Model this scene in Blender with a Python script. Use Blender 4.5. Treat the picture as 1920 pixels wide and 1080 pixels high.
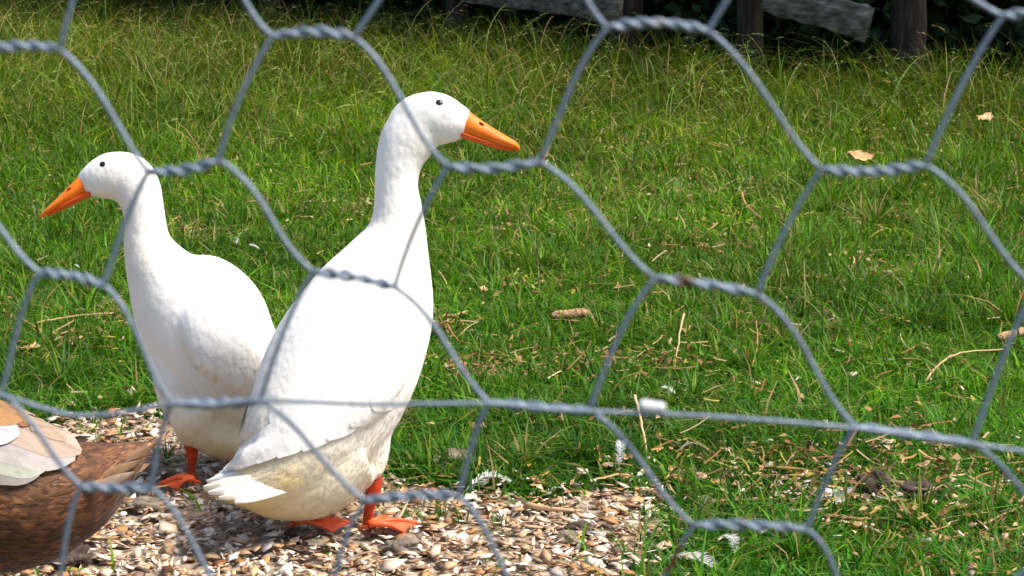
import bpy, math, random
import numpy as np
from mathutils import Vector, Matrix
from mathutils.bvhtree import BVHTree

random.seed(7)
rng = np.random.default_rng(11)
scene = bpy.context.scene
for o in list(bpy.data.objects):
    bpy.data.objects.remove(o, do_unlink=True)

# ------------------------------------------------------------------ camera
LENS = 75.0
FPX = 1920 * LENS / 36.0            # focal length in photograph pixels
CAM_Z = 0.95
PITCH = math.atan(890.0 / FPX)
cam_data = bpy.data.cameras.new('camera')
cam = bpy.data.objects.new('camera', cam_data)
scene.collection.objects.link(cam)
cam.location = (0, 0, CAM_Z)
cam.rotation_euler = (math.pi / 2 - PITCH, 0, 0)
cam_data.lens = LENS
cam_data.sensor_width = 36.0
cam_data.clip_start = 0.02
cam_data.clip_end = 3000
cam_data.dof.use_dof = True
cam_data.dof.focus_distance = 2.9
cam_data.dof.aperture_fstop = 44
scene.camera = cam

# ------------------------------------------------------------------ light
SUN_DIR = Vector((0.60, -0.04, 1.0)).normalized()      # towards the sun
world = bpy.data.worlds.new('World')
scene.world = world
world.use_nodes = True
wn = world.node_tree.nodes
wl = world.node_tree.links
sky = wn.new('ShaderNodeTexSky')
sky.sky_type = 'NISHITA'
sky.sun_disc = False
sky.sun_elevation = math.asin(SUN_DIR.z)
sky.sun_rotation = math.atan2(SUN_DIR.x, SUN_DIR.y)
sky.dust_density = 2.5
wn['Background'].inputs['Strength'].default_value = 0.11
wl.new(sky.outputs[0], wn['Background'].inputs['Color'])
sun_data = bpy.data.lights.new('sun', 'SUN')
sun_data.energy = 3.0
sun_data.angle = math.radians(18)
sun_data.color = (1.0, 0.955, 0.88)
sun = bpy.data.objects.new('sun', sun_data)
scene.collection.objects.link(sun)
sun.rotation_euler = SUN_DIR.to_track_quat('Z', 'Y').to_euler()
sun.location = (3, 3, 6)
scene.view_settings.view_transform = 'Standard'
scene.view_settings.look = 'None'
scene.view_settings.gamma = 1
scene.view_settings.exposure = 1.10
scene.render.engine = 'CYCLES'

# ------------------------------------------------------------------ helpers
RIGHT = np.array([1.0, 0, 0])
FWD = np.array([0, math.cos(PITCH), -math.sin(PITCH)])
UP = np.array([0, math.sin(PITCH), math.cos(PITCH)])
CAM = np.array([0, 0, CAM_Z])


def P(u, v, d):
    """the point of the place that stands at depth d under photograph pixel u, v"""
    return CAM + d * (FWD + (u - 960) / FPX * RIGHT - (v - 540) / FPX * UP)


def Gd(u, v, z=0.0):
    w = FWD + (u - 960) / FPX * RIGHT - (v - 540) / FPX * UP
    return (z - CAM_Z) / w[2]


def G(u, v, z=0.0):
    return P(u, v, Gd(u, v, z))


def nrm(a):
    a = np.asarray(a, float)
    return a / (np.linalg.norm(a) + 1e-12)


def tag(o, label=None, cat=None, group=None, kind=None):
    if label: o['label'] = label
    if cat: o['category'] = cat
    if group: o['group'] = group
    if kind: o['kind'] = kind
    return o


def link(name, data, mat=None, parent=None, loc=None):
    o = bpy.data.objects.new(name, data)
    scene.collection.objects.link(o)
    if mat is not None and data is not None and len(data.materials) == 0:
        data.materials.append(mat)
    if loc is not None:
        o.location = loc
    if parent is not None:
        o.parent = parent
        o.matrix_parent_inverse = Matrix.Translation(-Vector(parent.location))
    return o


def empty(name, loc):
    o = bpy.data.objects.new(name, None)
    scene.collection.objects.link(o)
    o.location = loc
    o.empty_display_size = 0.05
    return o


def mesh_from(name, V, faces, col=None, smooth=False, nor=None):
    """V (n,3); faces: array (m,3)/(m,4) or list of such arrays; col (n,3)"""
    V = np.asarray(V, dtype=np.float32)
    if not isinstance(faces, (list, tuple)):
        faces = [faces]
    faces = [np.asarray(f, dtype=np.int32) for f in faces if len(f)]
    me = bpy.data.meshes.new(name)
    me.vertices.add(len(V))
    me.vertices.foreach_set('co', V.ravel())
    loops = np.concatenate([f.ravel() for f in faces])
    tot = np.concatenate([np.full(len(f), f.shape[1], np.int32) for f in faces])
    start = np.concatenate([[0], np.cumsum(tot)[:-1]]).astype(np.int32)
    me.loops.add(len(loops))
    me.loops.foreach_set('vertex_index', loops)
    me.polygons.add(len(tot))
    me.polygons.foreach_set('loop_start', start)
    me.polygons.foreach_set('loop_total', tot)
    if smooth:
        me.polygons.foreach_set('use_smooth', np.ones(len(tot), bool))
    if col is not None:
        a = me.color_attributes.new('Col', 'FLOAT_COLOR', 'POINT')
        c = np.ones((len(V), 4), np.float32)
        c[:, :3] = col
        a.data.foreach_set('color', c.ravel())
    me.update(calc_edges=True)
    me.validate()
    if nor is not None:
        me.normals_split_custom_set_from_vertices([tuple(q) for q in nor])
    return me


class MB:
    """collects vertices, quads, triangles and vertex colours of one mesh"""
    def __init__(self):
        self.V = []; self.Q = []; self.T = []; self.C = []; self.N = []; self.n = 0

    def add(self, V, Q=None, T=None, col=(1, 1, 1), nor=None):
        V = np.asarray(V, float).reshape(-1, 3)
        if Q is not None and len(Q): self.Q.append(np.asarray(Q, int) + self.n)
        if T is not None and len(T): self.T.append(np.asarray(T, int) + self.n)
        c = np.asarray(col, float)
        if c.ndim == 1: c = np.tile(c, (len(V), 1))
        if nor is not None:
            nor = np.asarray(nor, float); self.N.append(nor)
            for arr in (self.Q[-1] if Q is not None and len(Q) else None, self.T[-1] if T is not None and len(T) else None):
                if arr is None: continue
                f = arr - self.n                      # faces must look the way their normals do
                g = np.cross(V[f[:, 1]] - V[f[:, 0]], V[f[:, 2]] - V[f[:, 0]])
                bad = (g * nor[f].sum(1)).sum(1) < 0
                arr[bad] = arr[bad][:, ::-1]
        self.V.append(V); self.C.append(c); self.n += len(V)

    def mesh(self, name, smooth=False, col=True, origin=None):
        V = np.concatenate(self.V)
        if origin is not None: V = V - np.asarray(origin)
        f = []
        if self.Q: f.append(np.concatenate(self.Q))
        if self.T: f.append(np.concatenate(self.T))
        return mesh_from(name, V, f, np.concatenate(self.C) if col else None, smooth, np.concatenate(self.N) if self.N else None)


def catmull(pts, n):
    """resample rows of pts with a Catmull-Rom spline"""
    p = np.asarray(pts, float)
    m = len(p)
    ext = np.vstack([2 * p[0] - p[1], p, 2 * p[-1] - p[-2]])
    t = np.linspace(0, m - 1, n)
    i = np.minimum(t.astype(int), m - 2)
    f = (t - i)[:, None]
    a, b, c, d = ext[i], ext[i + 1], ext[i + 2], ext[i + 3]
    return 0.5 * ((2 * b) + (-a + c) * f + (2 * a - 5 * b + 4 * c - d) * f ** 2 + (-a + 3 * b - 3 * c + d) * f ** 3)


def ring_faces(n, seg, closed_ends=True):
    i = np.arange(n - 1)[:, None] * seg
    j = np.arange(seg)[None, :]
    k = (j + 1) % seg
    Q = np.stack([i + j, i + k, i + seg + k, i + seg + j], -1).reshape(-1, 4)
    T = []
    if closed_ends:
        a = n * seg
        for q in range(seg):
            T.append([a, (q + 1) % seg, q])
            T.append([a + 1, (n - 1) * seg + q, (n - 1) * seg + (q + 1) % seg])
    return Q, np.array(T, int).reshape(-1, 3)


def loft_pts(centers, ra, rb, axA, axB, seg=20, power=1.0):
    n = len(centers)
    th = np.arange(seg) / seg * 2 * math.pi
    c, s = np.cos(th), np.sin(th)
    V = centers[:, None, :] + (ra[:, None] * c)[:, :, None] * axA[:, None, :] + (rb[:, None] * s)[:, :, None] * axB[:, None, :]
    V = np.vstack([V.reshape(-1, 3), centers[0], centers[-1]])
    return V, *ring_faces(n, seg)


def loft_px(st, n=40, seg=24):
    """stations (u, v, depth, half height in the picture plane, half depth), radii in photograph pixels"""
    s = catmull(st, n)
    C = np.array([P(a[0], a[1], a[2]) for a in s])
    sc = s[:, 2] / FPX
    T = np.gradient(C, axis=0)
    T /= np.linalg.norm(T, axis=1)[:, None]
    A = np.cross(T, FWD); A /= np.linalg.norm(A, axis=1)[:, None]
    B = np.cross(A, T)
    V, Q, Tr = loft_pts(C, np.maximum(s[:, 3], 0.5) * sc, np.maximum(s[:, 4], 0.5) * sc, A, B, seg)
    return V, Q, Tr, C, T


def tube(pts, r, seg=6):
    """tube of radius r (scalar or per point) along points"""
    p = np.asarray(pts, float)
    r = np.broadcast_to(np.asarray(r, float), (len(p),))
    T = np.gradient(p, axis=0)
    T /= (np.linalg.norm(T, axis=1)[:, None] + 1e-12)
    ref = np.array([0, 0, 1.0]) if abs(T[0][2]) < 0.9 else np.array([1.0, 0, 0])
    A = np.zeros_like(p); a = nrm(np.cross(T[0], ref))
    for i in range(len(p)):
        a = nrm(a - T[i] * np.dot(a, T[i])); A[i] = a
    B = np.cross(T, A)
    return loft_pts(p, r, r, A, B, seg)


# ------------------------------------------------------------------ materials
def new_mat(name):
    m = bpy.data.materials.new(name)
    m.use_nodes = True
    nt = m.node_tree
    return m, nt.nodes, nt.links, nt.nodes['Principled BSDF']


def attr_mat(name, rough=0.6, spec=0.4, noise_scale=None, noise_amt=0.25, bump=0.0, bump_scale=200, transl=0.0, sheen=0.0, metallic=0.0, sss=0.0):
    m, N, L, b = new_mat(name)
    a = N.new('ShaderNodeVertexColor'); a.layer_name = 'Col'
    colsock = a.outputs['Color']
    if noise_scale:
        tc = N.new('ShaderNodeTexCoord')
        nz = N.new('ShaderNodeTexNoise'); nz.inputs['Scale'].default_value = noise_scale
        nz.inputs['Detail'].default_value = 5
        L.new(tc.outputs['Object'], nz.inputs['Vector'])
        mr = N.new('ShaderNodeMapRange')
        mr.inputs['From Min'].default_value = 0.3; mr.inputs['From Max'].default_value = 0.7
        mr.inputs['To Min'].default_value = 1 - noise_amt; mr.inputs['To Max'].default_value = 1 + noise_amt * 0.6
        L.new(nz.outputs['Fac'], mr.inputs['Value'])
        mx = N.new('ShaderNodeVectorMath'); mx.operation = 'SCALE'
        L.new(colsock, mx.inputs[0]); L.new(mr.outputs['Result'], mx.inputs['Scale'])
        colsock = mx.outputs['Vector']
    L.new(colsock, b.inputs['Base Color'])
    b.inputs['Roughness'].default_value = rough
    b.inputs['Specular IOR Level'].default_value = spec
    b.inputs['Metallic'].default_value = metallic
    if sheen: b.inputs['Sheen Weight'].default_value = sheen
    if sss:
        b.inputs['Subsurface Weight'].default_value = sss
        b.inputs['Subsurface Radius'].default_value = (0.012, 0.01, 0.007)
        b.inputs['Subsurface Scale'].default_value = 0.5
    if bump:
        tc2 = N.new('ShaderNodeTexCoord')
        n2 = N.new('ShaderNodeTexNoise'); n2.inputs['Scale'].default_value = bump_scale; n2.inputs['Detail'].default_value = 4
        L.new(tc2.outputs['Object'], n2.inputs['Vector'])
        bp = N.new('ShaderNodeBump'); bp.inputs['Strength'].default_value = bump; bp.inputs['Distance'].default_value = 0.004
        L.new(n2.outputs['Fac'], bp.inputs['Height']); L.new(bp.outputs['Normal'], b.inputs['Normal'])
    if transl:
        tr = N.new('ShaderNodeBsdfTranslucent')
        L.new(colsock, tr.inputs['Color'])
        ms = N.new('ShaderNodeMixShader'); ms.inputs[0].default_value = transl
        out = N['Material Output']
        L.new(b.outputs[0], ms.inputs[1]); L.new(tr.outputs[0], ms.inputs[2]); L.new(ms.outputs[0], out.inputs['Surface'])
    return m


def noise_mat(name, cols, scale, rough=0.8, bump=0.3, bump_scale=None, spec=0.3, stretch=(1, 1, 1), detail=6, bdist=0.004):
    m, N, L, b = new_mat(name)
    tc = N.new('ShaderNodeTexCoord')
    mp = N.new('ShaderNodeMapping'); mp.inputs['Scale'].default_value = stretch
    L.new(tc.outputs['Object'], mp.inputs['Vector'])
    nz = N.new('ShaderNodeTexNoise'); nz.inputs['Scale'].default_value = scale; nz.inputs['Detail'].default_value = detail
    L.new(mp.outputs[0], nz.inputs['Vector'])
    cr = N.new('ShaderNodeValToRGB')
    el = cr.color_ramp.elements
    pos = np.linspace(0.3, 0.72, len(cols))
    el[0].position = pos[0]; el[0].color = (*cols[0], 1)
    el[1].position = pos[-1]; el[1].color = (*cols[-1], 1)
    for p_, c_ in zip(pos[1:-1], cols[1:-1]):
        e = el.new(p_); e.color = (*c_, 1)
    L.new(nz.outputs['Fac'], cr.inputs[0]); L.new(cr.outputs[0], b.inputs['Base Color'])
    b.inputs['Roughness'].default_value = rough
    b.inputs['Specular IOR Level'].default_value = spec
    if bump:
        n2 = N.new('ShaderNodeTexNoise'); n2.inputs['Scale'].default_value = bump_scale or scale * 3; n2.inputs['Detail'].default_value = 5
        L.new(mp.outputs[0], n2.inputs['Vector'])
        bp = N.new('ShaderNodeBump'); bp.inputs['Strength'].default_value = bump; bp.inputs['Distance'].default_value = bdist
        L.new(n2.outputs['Fac'], bp.inputs['Height']); L.new(bp.outputs['Normal'], b.inputs['Normal'])
    return m


M_SOIL = noise_mat('soil', [(0.022, 0.03, 0.010), (0.05, 0.055, 0.018), (0.085, 0.07, 0.035)], 9, 0.95, 0.8, 60, bdist=0.01)
M_BED = noise_mat('bed_soil', [(0.16, 0.11, 0.07), (0.32, 0.23, 0.15), (0.50, 0.42, 0.33)], 70, 0.95, 0.9, 150, bdist=0.006)
M_GRASS = attr_mat('grass_blade', rough=0.5, spec=0.2, transl=0.38)
M_DRY = attr_mat('dry_plant', rough=0.7, spec=0.3, transl=0.12)
M_CHIP = attr_mat('chip', rough=0.55, spec=0.4, noise_scale=120, noise_amt=0.35, bump=0.25, bump_scale=300)
M_PLUME = attr_mat('plumage', rough=0.8, spec=0.15, sheen=0.15, noise_scale=35, noise_amt=0.05, transl=0.08, bump=0.35, bump_scale=55)
def feather_relief(m, scale=90, strength=0.13):
    N, L = m.node_tree.nodes, m.node_tree.links
    b = N['Principled BSDF']
    tc = N.new('ShaderNodeTexCoord'); mp = N.new('ShaderNodeMapping'); mp.inputs['Scale'].default_value = (1.25, 1.25, 0.75)
    vo = N.new('ShaderNodeTexVoronoi'); vo.feature = 'SMOOTH_F1'; vo.inputs['Scale'].default_value = scale; vo.inputs['Smoothness'].default_value = 0.35
    L.new(tc.outputs['Object'], mp.inputs['Vector']); L.new(mp.outputs[0], vo.inputs['Vector'])
    bp = N.new('ShaderNodeBump'); bp.inputs['Strength'].default_value = strength; bp.inputs['Distance'].default_value = 0.006; bp.invert = True
    L.new(vo.outputs['Distance'], bp.inputs['Height'])
    old = b.inputs['Normal'].links[0].from_node
    L.new(bp.outputs['Normal'], old.inputs['Normal'])


feather_relief(M_PLUME)
M_BROWN = attr_mat('brown_plumage', rough=0.7, spec=0.25, noise_scale=60, noise_amt=0.35, sheen=0.1)
M_BILL = noise_mat('bill_horn', [(0.78, 0.145, 0.003), (0.86, 0.185, 0.004), (0.88, 0.22, 0.007)], 60, 0.55, 0.08, 250, spec=0.35, bdist=0.001)
M_LOWBILL = noise_mat('lower_bill_horn', [(0.60, 0.075, 0.003), (0.70, 0.10, 0.004)], 80, 0.55, 0.08, 250, spec=0.35, bdist=0.001)
M_LEG = noise_mat('leg_skin', [(0.34, 0.022, 0.005), (0.48, 0.040, 0.006), (0.60, 0.070, 0.012)], 90, 0.5, 0.6, 300, spec=0.4, bdist=0.002)
M_FOOT = noise_mat('web_skin', [(0.50, 0.045, 0.006), (0.66, 0.085, 0.012), (0.75, 0.14, 0.03)], 70, 0.5, 0.5, 260, spec=0.4, bdist=0.002)
M_NOSTRIL = noise_mat('nostril', [(0.30, 0.012, 0.004), (0.45, 0.02, 0.006)], 100, 0.6, 0)
M_EYE = noise_mat('eye_ball', [(0.006, 0.006, 0.010), (0.014, 0.010, 0.012)], 40, 0.3, 0, spec=0.4)
M_EYERING = noise_mat('eye_ring', [(0.45, 0.17, 0.05), (0.62, 0.30, 0.12)], 200, 0.6, 0)
M_CLAW = noise_mat('claw', [(0.05, 0.02, 0.01), (0.12, 0.05, 0.03)], 200, 0.5, 0)
M_WIRE = attr_mat('galvanised_wire', rough=0.48, spec=0.5, noise_scale=700, noise_amt=0.22, bump=0.25, bump_scale=1500, metallic=0.35)
M_WOOD = noise_mat('weathered_wood', [(0.035, 0.028, 0.02), (0.09, 0.08, 0.062), (0.15, 0.14, 0.115), (0.26, 0.25, 0.22)], 14, 0.95, 0.8, 50, stretch=(1, 2.5, 4), bdist=0.006)
M_POST = noise_mat('post_wood', [(0.010, 0.007, 0.005), (0.028, 0.018, 0.013), (0.055, 0.038, 0.03)], 10, 0.9, 0.7, 40, stretch=(6, 6, 1), bdist=0.006)
M_HEDGE = attr_mat('shrub_leaf', rough=0.8, spec=0.2, transl=0.15)
M_BARK = noise_mat('bark', [(0.02, 0.015, 0.01), (0.06, 0.045, 0.03)], 30, 0.9, 0.6, 90)
M_CLOD = noise_mat('dirt_clod', [(0.09, 0.065, 0.045), (0.19, 0.145, 0.105), (0.30, 0.24, 0.18)], 60, 0.95, 0.8, 180)
M_DARKCLOD = noise_mat('dark_clod', [(0.03, 0.018, 0.014), (0.07, 0.045, 0.035), (0.14, 0.10, 0.08)], 90, 0.95, 0.8, 220)
M_COB = noise_mat('dry_cob', [(0.22, 0.11, 0.05), (0.42, 0.25, 0.13), (0.58, 0.40, 0.25)], 260, 0.9, 0.8, 400)
M_FEATHER = attr_mat('loose_feather', rough=0.8, spec=0.2, transl=0.3)
M_LEAF = noise_mat('dead_leaf', [(0.30, 0.14, 0.05), (0.50, 0.30, 0.13), (0.62, 0.44, 0.25)], 45, 0.7, 0.5, 120)
M_WHITEBIT = noise_mat('white_bit', [(0.62, 0.60, 0.58), (0.82, 0.80, 0.78)], 120, 0.6, 0.4, 300)

# ------------------------------------------------------------------ ground
def lowfreq(x, y, seed, f=1.0):
    r = np.random.default_rng(seed)
    s = 0
    for k in range(7):
        a = r.uniform(0, 6.283); fr = f * r.uniform(0.6, 2.4); ph = r.uniform(0, 6.283)
        s = s + np.sin((x * np.cos(a) + y * np.sin(a)) * fr * 2 * math.pi + ph)
    return s / 7 ** 0.5 / 1.3


def terrain(x, y):
    """height of the ground: level at the ducks, a little uneven further back"""
    k = np.clip((np.asarray(y) - 3.6) / 2.0, 0, 1)
    return 0.018 * lowfreq(np.asarray(x), np.asarray(y), 5, 0.35) * k


gx = np.concatenate([[-400, -120, -40, -15], np.linspace(-6, 6, 61), [15, 40, 120, 400]])
gy = np.concatenate([[-60, -15, -3], np.linspace(0, 13, 66), [16, 25, 60, 160, 600]])
XX, YY = np.meshgrid(gx, gy)
ZZ = np.where((np.abs(XX) <= 6) & (YY >= 0) & (YY <= 13), terrain(XX, YY), 0.0)
GV = np.stack([XX.ravel(), YY.ravel(), ZZ.ravel()], -1)
nx, ny = len(gx), len(gy)
ii, jj = np.meshgrid(np.arange(nx - 1), np.arange(ny - 1))
b0 = (jj * nx + ii).ravel()
ground = link('ground', mesh_from('ground', GV, np.stack([b0, b0 + 1, b0 + 1 + nx, b0 + nx], -1), smooth=True), M_SOIL)
tag(ground, 'dark soil of the duck yard under the grass', 'ground', kind='structure')

# shell and woodchip bed: outline on the ground
BED_PX = [(-900, 815), (-300, 812), (40, 806), (130, 790), (230, 782), (330, 790), (450, 835), (560, 868), (660, 893), (745, 902), (830, 925), (900, 940),
          (960, 938), (1040, 950), (1120, 930), (1190, 925), (1240, 955), (1262, 1000), (1235, 1050), (1180, 1085), (1150, 1180), (1130, 1420), (-900, 1420)]
BED = np.array([G(u, v)[:2] for u, v in BED_PX])


def bed_dist(x, y):
    """signed distance to the bed's edge, positive inside"""
    x = np.asarray(x, float); y = np.asarray(y, float)
    ins = np.zeros(x.shape, bool); dm = np.full(x.shape, 9.0)
    n = len(BED)
    for i in range(n):
        ax, ay = BED[i]; bx, by = BED[(i + 1) % n]
        c = ((ay > y) != (by > y)) & (x < (bx - ax) * (y - ay) / (by - ay + 1e-12) + ax)
        ins ^= c
        L2 = (bx - ax) ** 2 + (by - ay) ** 2
        t = np.clip(((x - ax) * (bx - ax) + (y - ay) * (by - ay)) / L2, 0, 1)
        dm = np.minimum(dm, np.hypot(x - ax - t * (bx - ax), y - ay - t * (by - ay)))
    return np.where(ins, dm, -dm)


ctr = BED.mean(0)
bv = np.array([[a, b, 0.005] for a, b in ctr + (BED - ctr) * 0.97])
bed_me = bpy.data.meshes.new('shell_bed')
bed_me.from_pydata([tuple(p) for p in bv], [], [tuple(range(len(bv)))[::-1]])
bed = link('shell_bed', bed_me, M_BED)
tag(bed, 'bed of broken white shell and tan wood chips under the ducks', 'shell bed', kind='structure')

# ------------------------------------------------------------------ chips of shell and wood
CHIP_COLS = [((0.78, 0.71, 0.63), 0.25), ((0.66, 0.53, 0.41), 0.27), ((0.52, 0.35, 0.20), 0.24), ((0.42, 0.22, 0.09), 0.14), ((0.30, 0.14, 0.06), 0.04),
             ((0.40, 0.38, 0.38), 0.05), ((0.16, 0.11, 0.08), 0.05)]
cc = np.array([c for c, _ in CHIP_COLS]) * np.array([1.05, .97, .88]); cp = np.array([p for _, p in CHIP_COLS]); cp = cp / cp.sum()


def chip_mesh(r, long=False):
    """an irregular curved plate about one unit long: verts, quads, tris"""
    n = r.integers(4, 7)
    th = np.arange(n) / n * 2 * math.pi + r.uniform(-0.42, 0.42, n)
    rad = r.uniform(0.45, 1.0, n) * 0.5
    asp = r.uniform(0.16, 0.36) if long else r.uniform(0.45, 0.9)
    x = rad * np.cos(th); y = rad * np.sin(th) * asp
    k = r.uniform(-0.1, 0.55) if not long else r.uniform(-0.15, 0.25)
    z = -k * (x ** 2 + y ** 2)
    th_ = r.uniform(0.02, 0.05)
    top = np.stack([x, y, z + th_], -1); bot = np.stack([x * 0.93, y * 0.93, z], -1)
    V = np.vstack([top, bot, [[0, 0, th_]], [[0, 0, 0]]])
    Q = [[i, i + n, (i + 1) % n + n, (i + 1) % n] for i in range(n)]
    T = [[2 * n, i, (i + 1) % n] for i in range(n)] + [[2 * n + 1, (i + 1) % n + n, i + n] for i in range(n)]
    return V, np.array(Q), np.array(T)


def rot_eul(a, b, c):
    return np.array(Matrix.Rotation(c, 3, 'Z') @ Matrix.Rotation(a, 3, 'X') @ Matrix.Rotation(b, 3, 'Y'))


CHIP_VARS = [chip_mesh(rng, long=(i % 5 >= 3)) for i in range(40)]


def chip_density(x, y):
    """how thickly chips lie: full in the bed, scattered past its edge and over the lower right of the lawn"""
    d = bed_dist(x, y) + 0.025 * lowfreq(np.asarray(x), np.asarray(y), 77, 3.0)
    dens = np.where(d > 0, 1.0, np.exp(d / 0.03) * 0.6)
    c = G(1440, 925)[:2]
    dens = np.maximum(dens, 0.32 * np.exp(-(((x - c[0]) / 0.19) ** 2 + ((y - c[1]) / 0.17) ** 2)))
    c = G(1780, 960)[:2]
    dens = np.maximum(dens, 0.20 * np.exp(-(((x - c[0]) / 0.2) ** 2 + ((y - c[1]) / 0.25) ** 2)))
    return np.clip(np.maximum(dens, 0.006 * (y < 3.6)), 0, 1)


mb = MB()
cand = 20000
cx = rng.uniform(-0.85, 0.85, cand); cy = rng.uniform(2.25, 3.7, cand)
keep = rng.uniform(0, 1, cand) < chip_density(cx, cy)
cx, cy = cx[keep], cy[keep]
cin = bed_dist(cx, cy) > 0
for x, y, inside in zip(cx, cy, cin):
    V, Q, T = CHIP_VARS[rng.integers(40)]
    s = 0.011 + 0.034 * rng.beta(1.3, 2.4)
    tilt = rng.normal(0, 0.32, 2)
    R = rot_eul(tilt[0], tilt[1], rng.uniform(0, 6.28))
    z = 0.006 + rng.uniform(0, 0.010) if inside else 0.008 + rng.uniform(0, 0.018)
    c = cc[rng.choice(len(cc), p=cp)] * rng.uniform(0.8, 1.12)
    mb.add((V * s) @ R.T + [x, y, z], Q, T, np.clip(c, 0, 0.86))
chips = link('chip_litter', mb.mesh('chip_litter'), M_CHIP, bed)
tag(chips, kind='stuff')

# the largest fragments, one by one
chip_meshes = []
for i in range(40):
    V, Q, T = CHIP_VARS[i]
    c = cc[i % len(cc)] if i % 3 else cc[rng.choice(len(cc), p=cp)]
    if i % 5 >= 3: c = cc[rng.choice([1, 2, 2, 3])]
    V = V.copy(); V[:, 2] *= 0.6
    chip_meshes.append(mesh_from('shell_chip', V, [Q, T], np.tile(c * rng.uniform(0.9, 1.1), (len(V), 1))))
placed = 0
while placed < 300:
    x = rng.uniform(-0.75, 0.55); y = rng.uniform(2.45, 3.35)
    w = np.array([x, y, 0]) - CAM
    u = 960 + FPX * w[0] / np.dot(w, FWD)
    if u < -40 or rng.uniform() > (1.0 if bed_dist(x, y) > 0 else 0.35 * float(chip_density(x, y))):
        continue
    s = rng.uniform(0.028, 0.052) * (1 if placed % 6 else 1.15)
    o = link('shell_chip', chip_meshes[rng.integers(40)], M_CHIP, bed)
    o.location = (x, y, 0.010 + rng.uniform(0.002, 0.009))
    o.rotation_euler = (rng.normal(0, 0.16), rng.normal(0, 0.16), rng.uniform(0, 6.28))
    o.scale = (s, s, s)
    placed += 1

# ------------------------------------------------------------------ grass
def blade_mesh(x, y, z, h, w, lean, az, col, segs, twist=0.6, tipcol=None, taper=1.6):
    """ribbons: arrays of base points, heights, widths, lean (0..1.5), lean azimuth"""
    n = len(x)
    yaw = az + math.pi / 2 + rng.normal(0, twist, n)
    sx, sy = np.cos(yaw), np.sin(yaw)
    V = np.zeros((n, 2 * segs + 1, 3), np.float32)
    for k in range(segs + 1):
        t = k / segs
        out = lean * h * t ** 1.8
        up = h * (t - 0.40 * np.clip(lean, 0, 1.9) * t ** 2.2)
        px = x + np.cos(az) * out; py = y + np.sin(az) * out; pz = z + up
        ww = 0.5 * w * (1 - t ** taper) if k < segs else 0 * w
        if k < segs:
            V[:, 2 * k] = np.stack([px - sx * ww, py - sy * ww, pz], -1)
            V[:, 2 * k + 1] = np.stack([px + sx * ww, py + sy * ww, pz], -1)
        else:
            V[:, 2 * k] = np.stack([px, py, pz], -1)
    base = np.arange(n)[:, None] * (2 * segs + 1)
    Q = []
    for k in range(segs - 1):
        Q.append(base + np.array([[2 * k, 2 * k + 1, 2 * k + 3, 2 * k + 2]]))
    T = base + np.array([[2 * segs - 2, 2 * segs - 1, 2 * segs]])
    C = np.repeat(col[:, None, :], 2 * segs + 1, 1).astype(np.float32)
    if tipcol is not None:
        C[:, -1] = tipcol
    return V.reshape(-1, 3), np.concatenate(Q), T, C.reshape(-1, 3)


def px_of(x, y):
    wx, wy, wz = x, y, -CAM_Z
    d = wy * FWD[1] + wz * FWD[2]
    return 960 + FPX * wx / d, 540 - FPX * (wy * UP[1] + wz * UP[2]) / d


GREENS = np.array([(0.084, 0.240, 0.005), (0.060, 0.195, 0.007), (0.130, 0.280, 0.004), (0.036, 0.145, 0.012), (0.180, 0.310, 0.010)])


def grass_colour(x, y, n):
    c = GREENS[rng.choice(5, n, p=[0.34, 0.26, 0.18, 0.14, 0.08])].copy()
    c *= rng.uniform(0.45, 1.25, n)[:, None]
    warm = np.clip((y - 3.2) / 3.0, 0, 1)[:, None]                 # the long grass further back is a yellower kind
    c = c * (1 - warm) + c * np.array([1.32, 1.03, 0.55]) * warm
    cool = np.clip((3.6 - y) / 1.0, 0, 1)[:, None]
    c = c * (1 - cool * 0.5) + c * np.array([0.66, 0.90, 1.5]) * cool * 0.5  # bluish sky reflection on the near blades, put into their colour
    far = np.clip((y - 5.6) / 2.0, 0, 1)[:, None]                  # more olive and darker towards the fence
    c = c * (1 - far) + c * np.array([0.98, 0.72, 0.9]) * far
    lf = np.clip(lowfreq(x, y, 21, 0.8), -1, 1)[:, None]
    c *= 1 + 0.22 * lf
    dryp = 0.06 + 0.05 * np.exp(-(((x - .45) / .7) ** 2 + ((y - 5.3) / 1.0) ** 2)) + 0.08 * np.clip(lowfreq(x, y, 33, 0.9), 0, 1.2)
    isdry = rng.uniform(0, 1, n) < dryp
    dc = np.array([(0.36, 0.22, 0.08), (0.46, 0.32, 0.14), (0.26, 0.24, 0.05)])[rng.integers(0, 3, n)]
    c[isdry] = dc[isdry] * rng.uniform(0.7, 1.1, isdry.sum())[:, None]
    return c


def scatter(n, y0, y1, margin):
    """uniform points over the part of the lawn in view, with a margin to the sides"""
    y = np.sqrt(rng.uniform(y0 ** 2, y1 ** 2, n))
    x = rng.uniform(-1, 1, n) * (0.245 * y + margin)
    return x, y


TUFTS = [(1000, 520, 1.3), (985, 890, 1.0), (930, 560, .9), (1130, 640, .9), (1600, 640, 1.2), (1700, 620, 1.4), (1850, 560, 1.5), (1520, 470, 1.1), (1760, 470, 1.6), (1640, 430, 1.3), (860, 890, .9),
         (1300, 760, .8), (1080, 870, .9), (120, 730, 1.1), (260, 760, 1.0), (60, 600, 1.1), (180, 560, 1.2), (1860, 980, 1.0), (1720, 1000, 1.1), (1500, 1050, .9), (1100, 460, .9), (1400, 700, .9), (1800, 330, 1.8), (540, 420, 1.1), (1560, 400, 1.6), (1690, 380, 1.7), (1880, 430, 1.8), (1830, 500, 1.7), (1480, 540, 1.2), (1750, 560, 1.5), (1620, 560, 1.3), (1900, 620, 1.4), (100, 470, 1.4), (40, 520, 1.5), (160, 610, 1.2), (1380, 440, 1.0), (1210, 430, 1.0), (860, 400, 1.2), (880, 330, 1.3)]
bld = []
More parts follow.
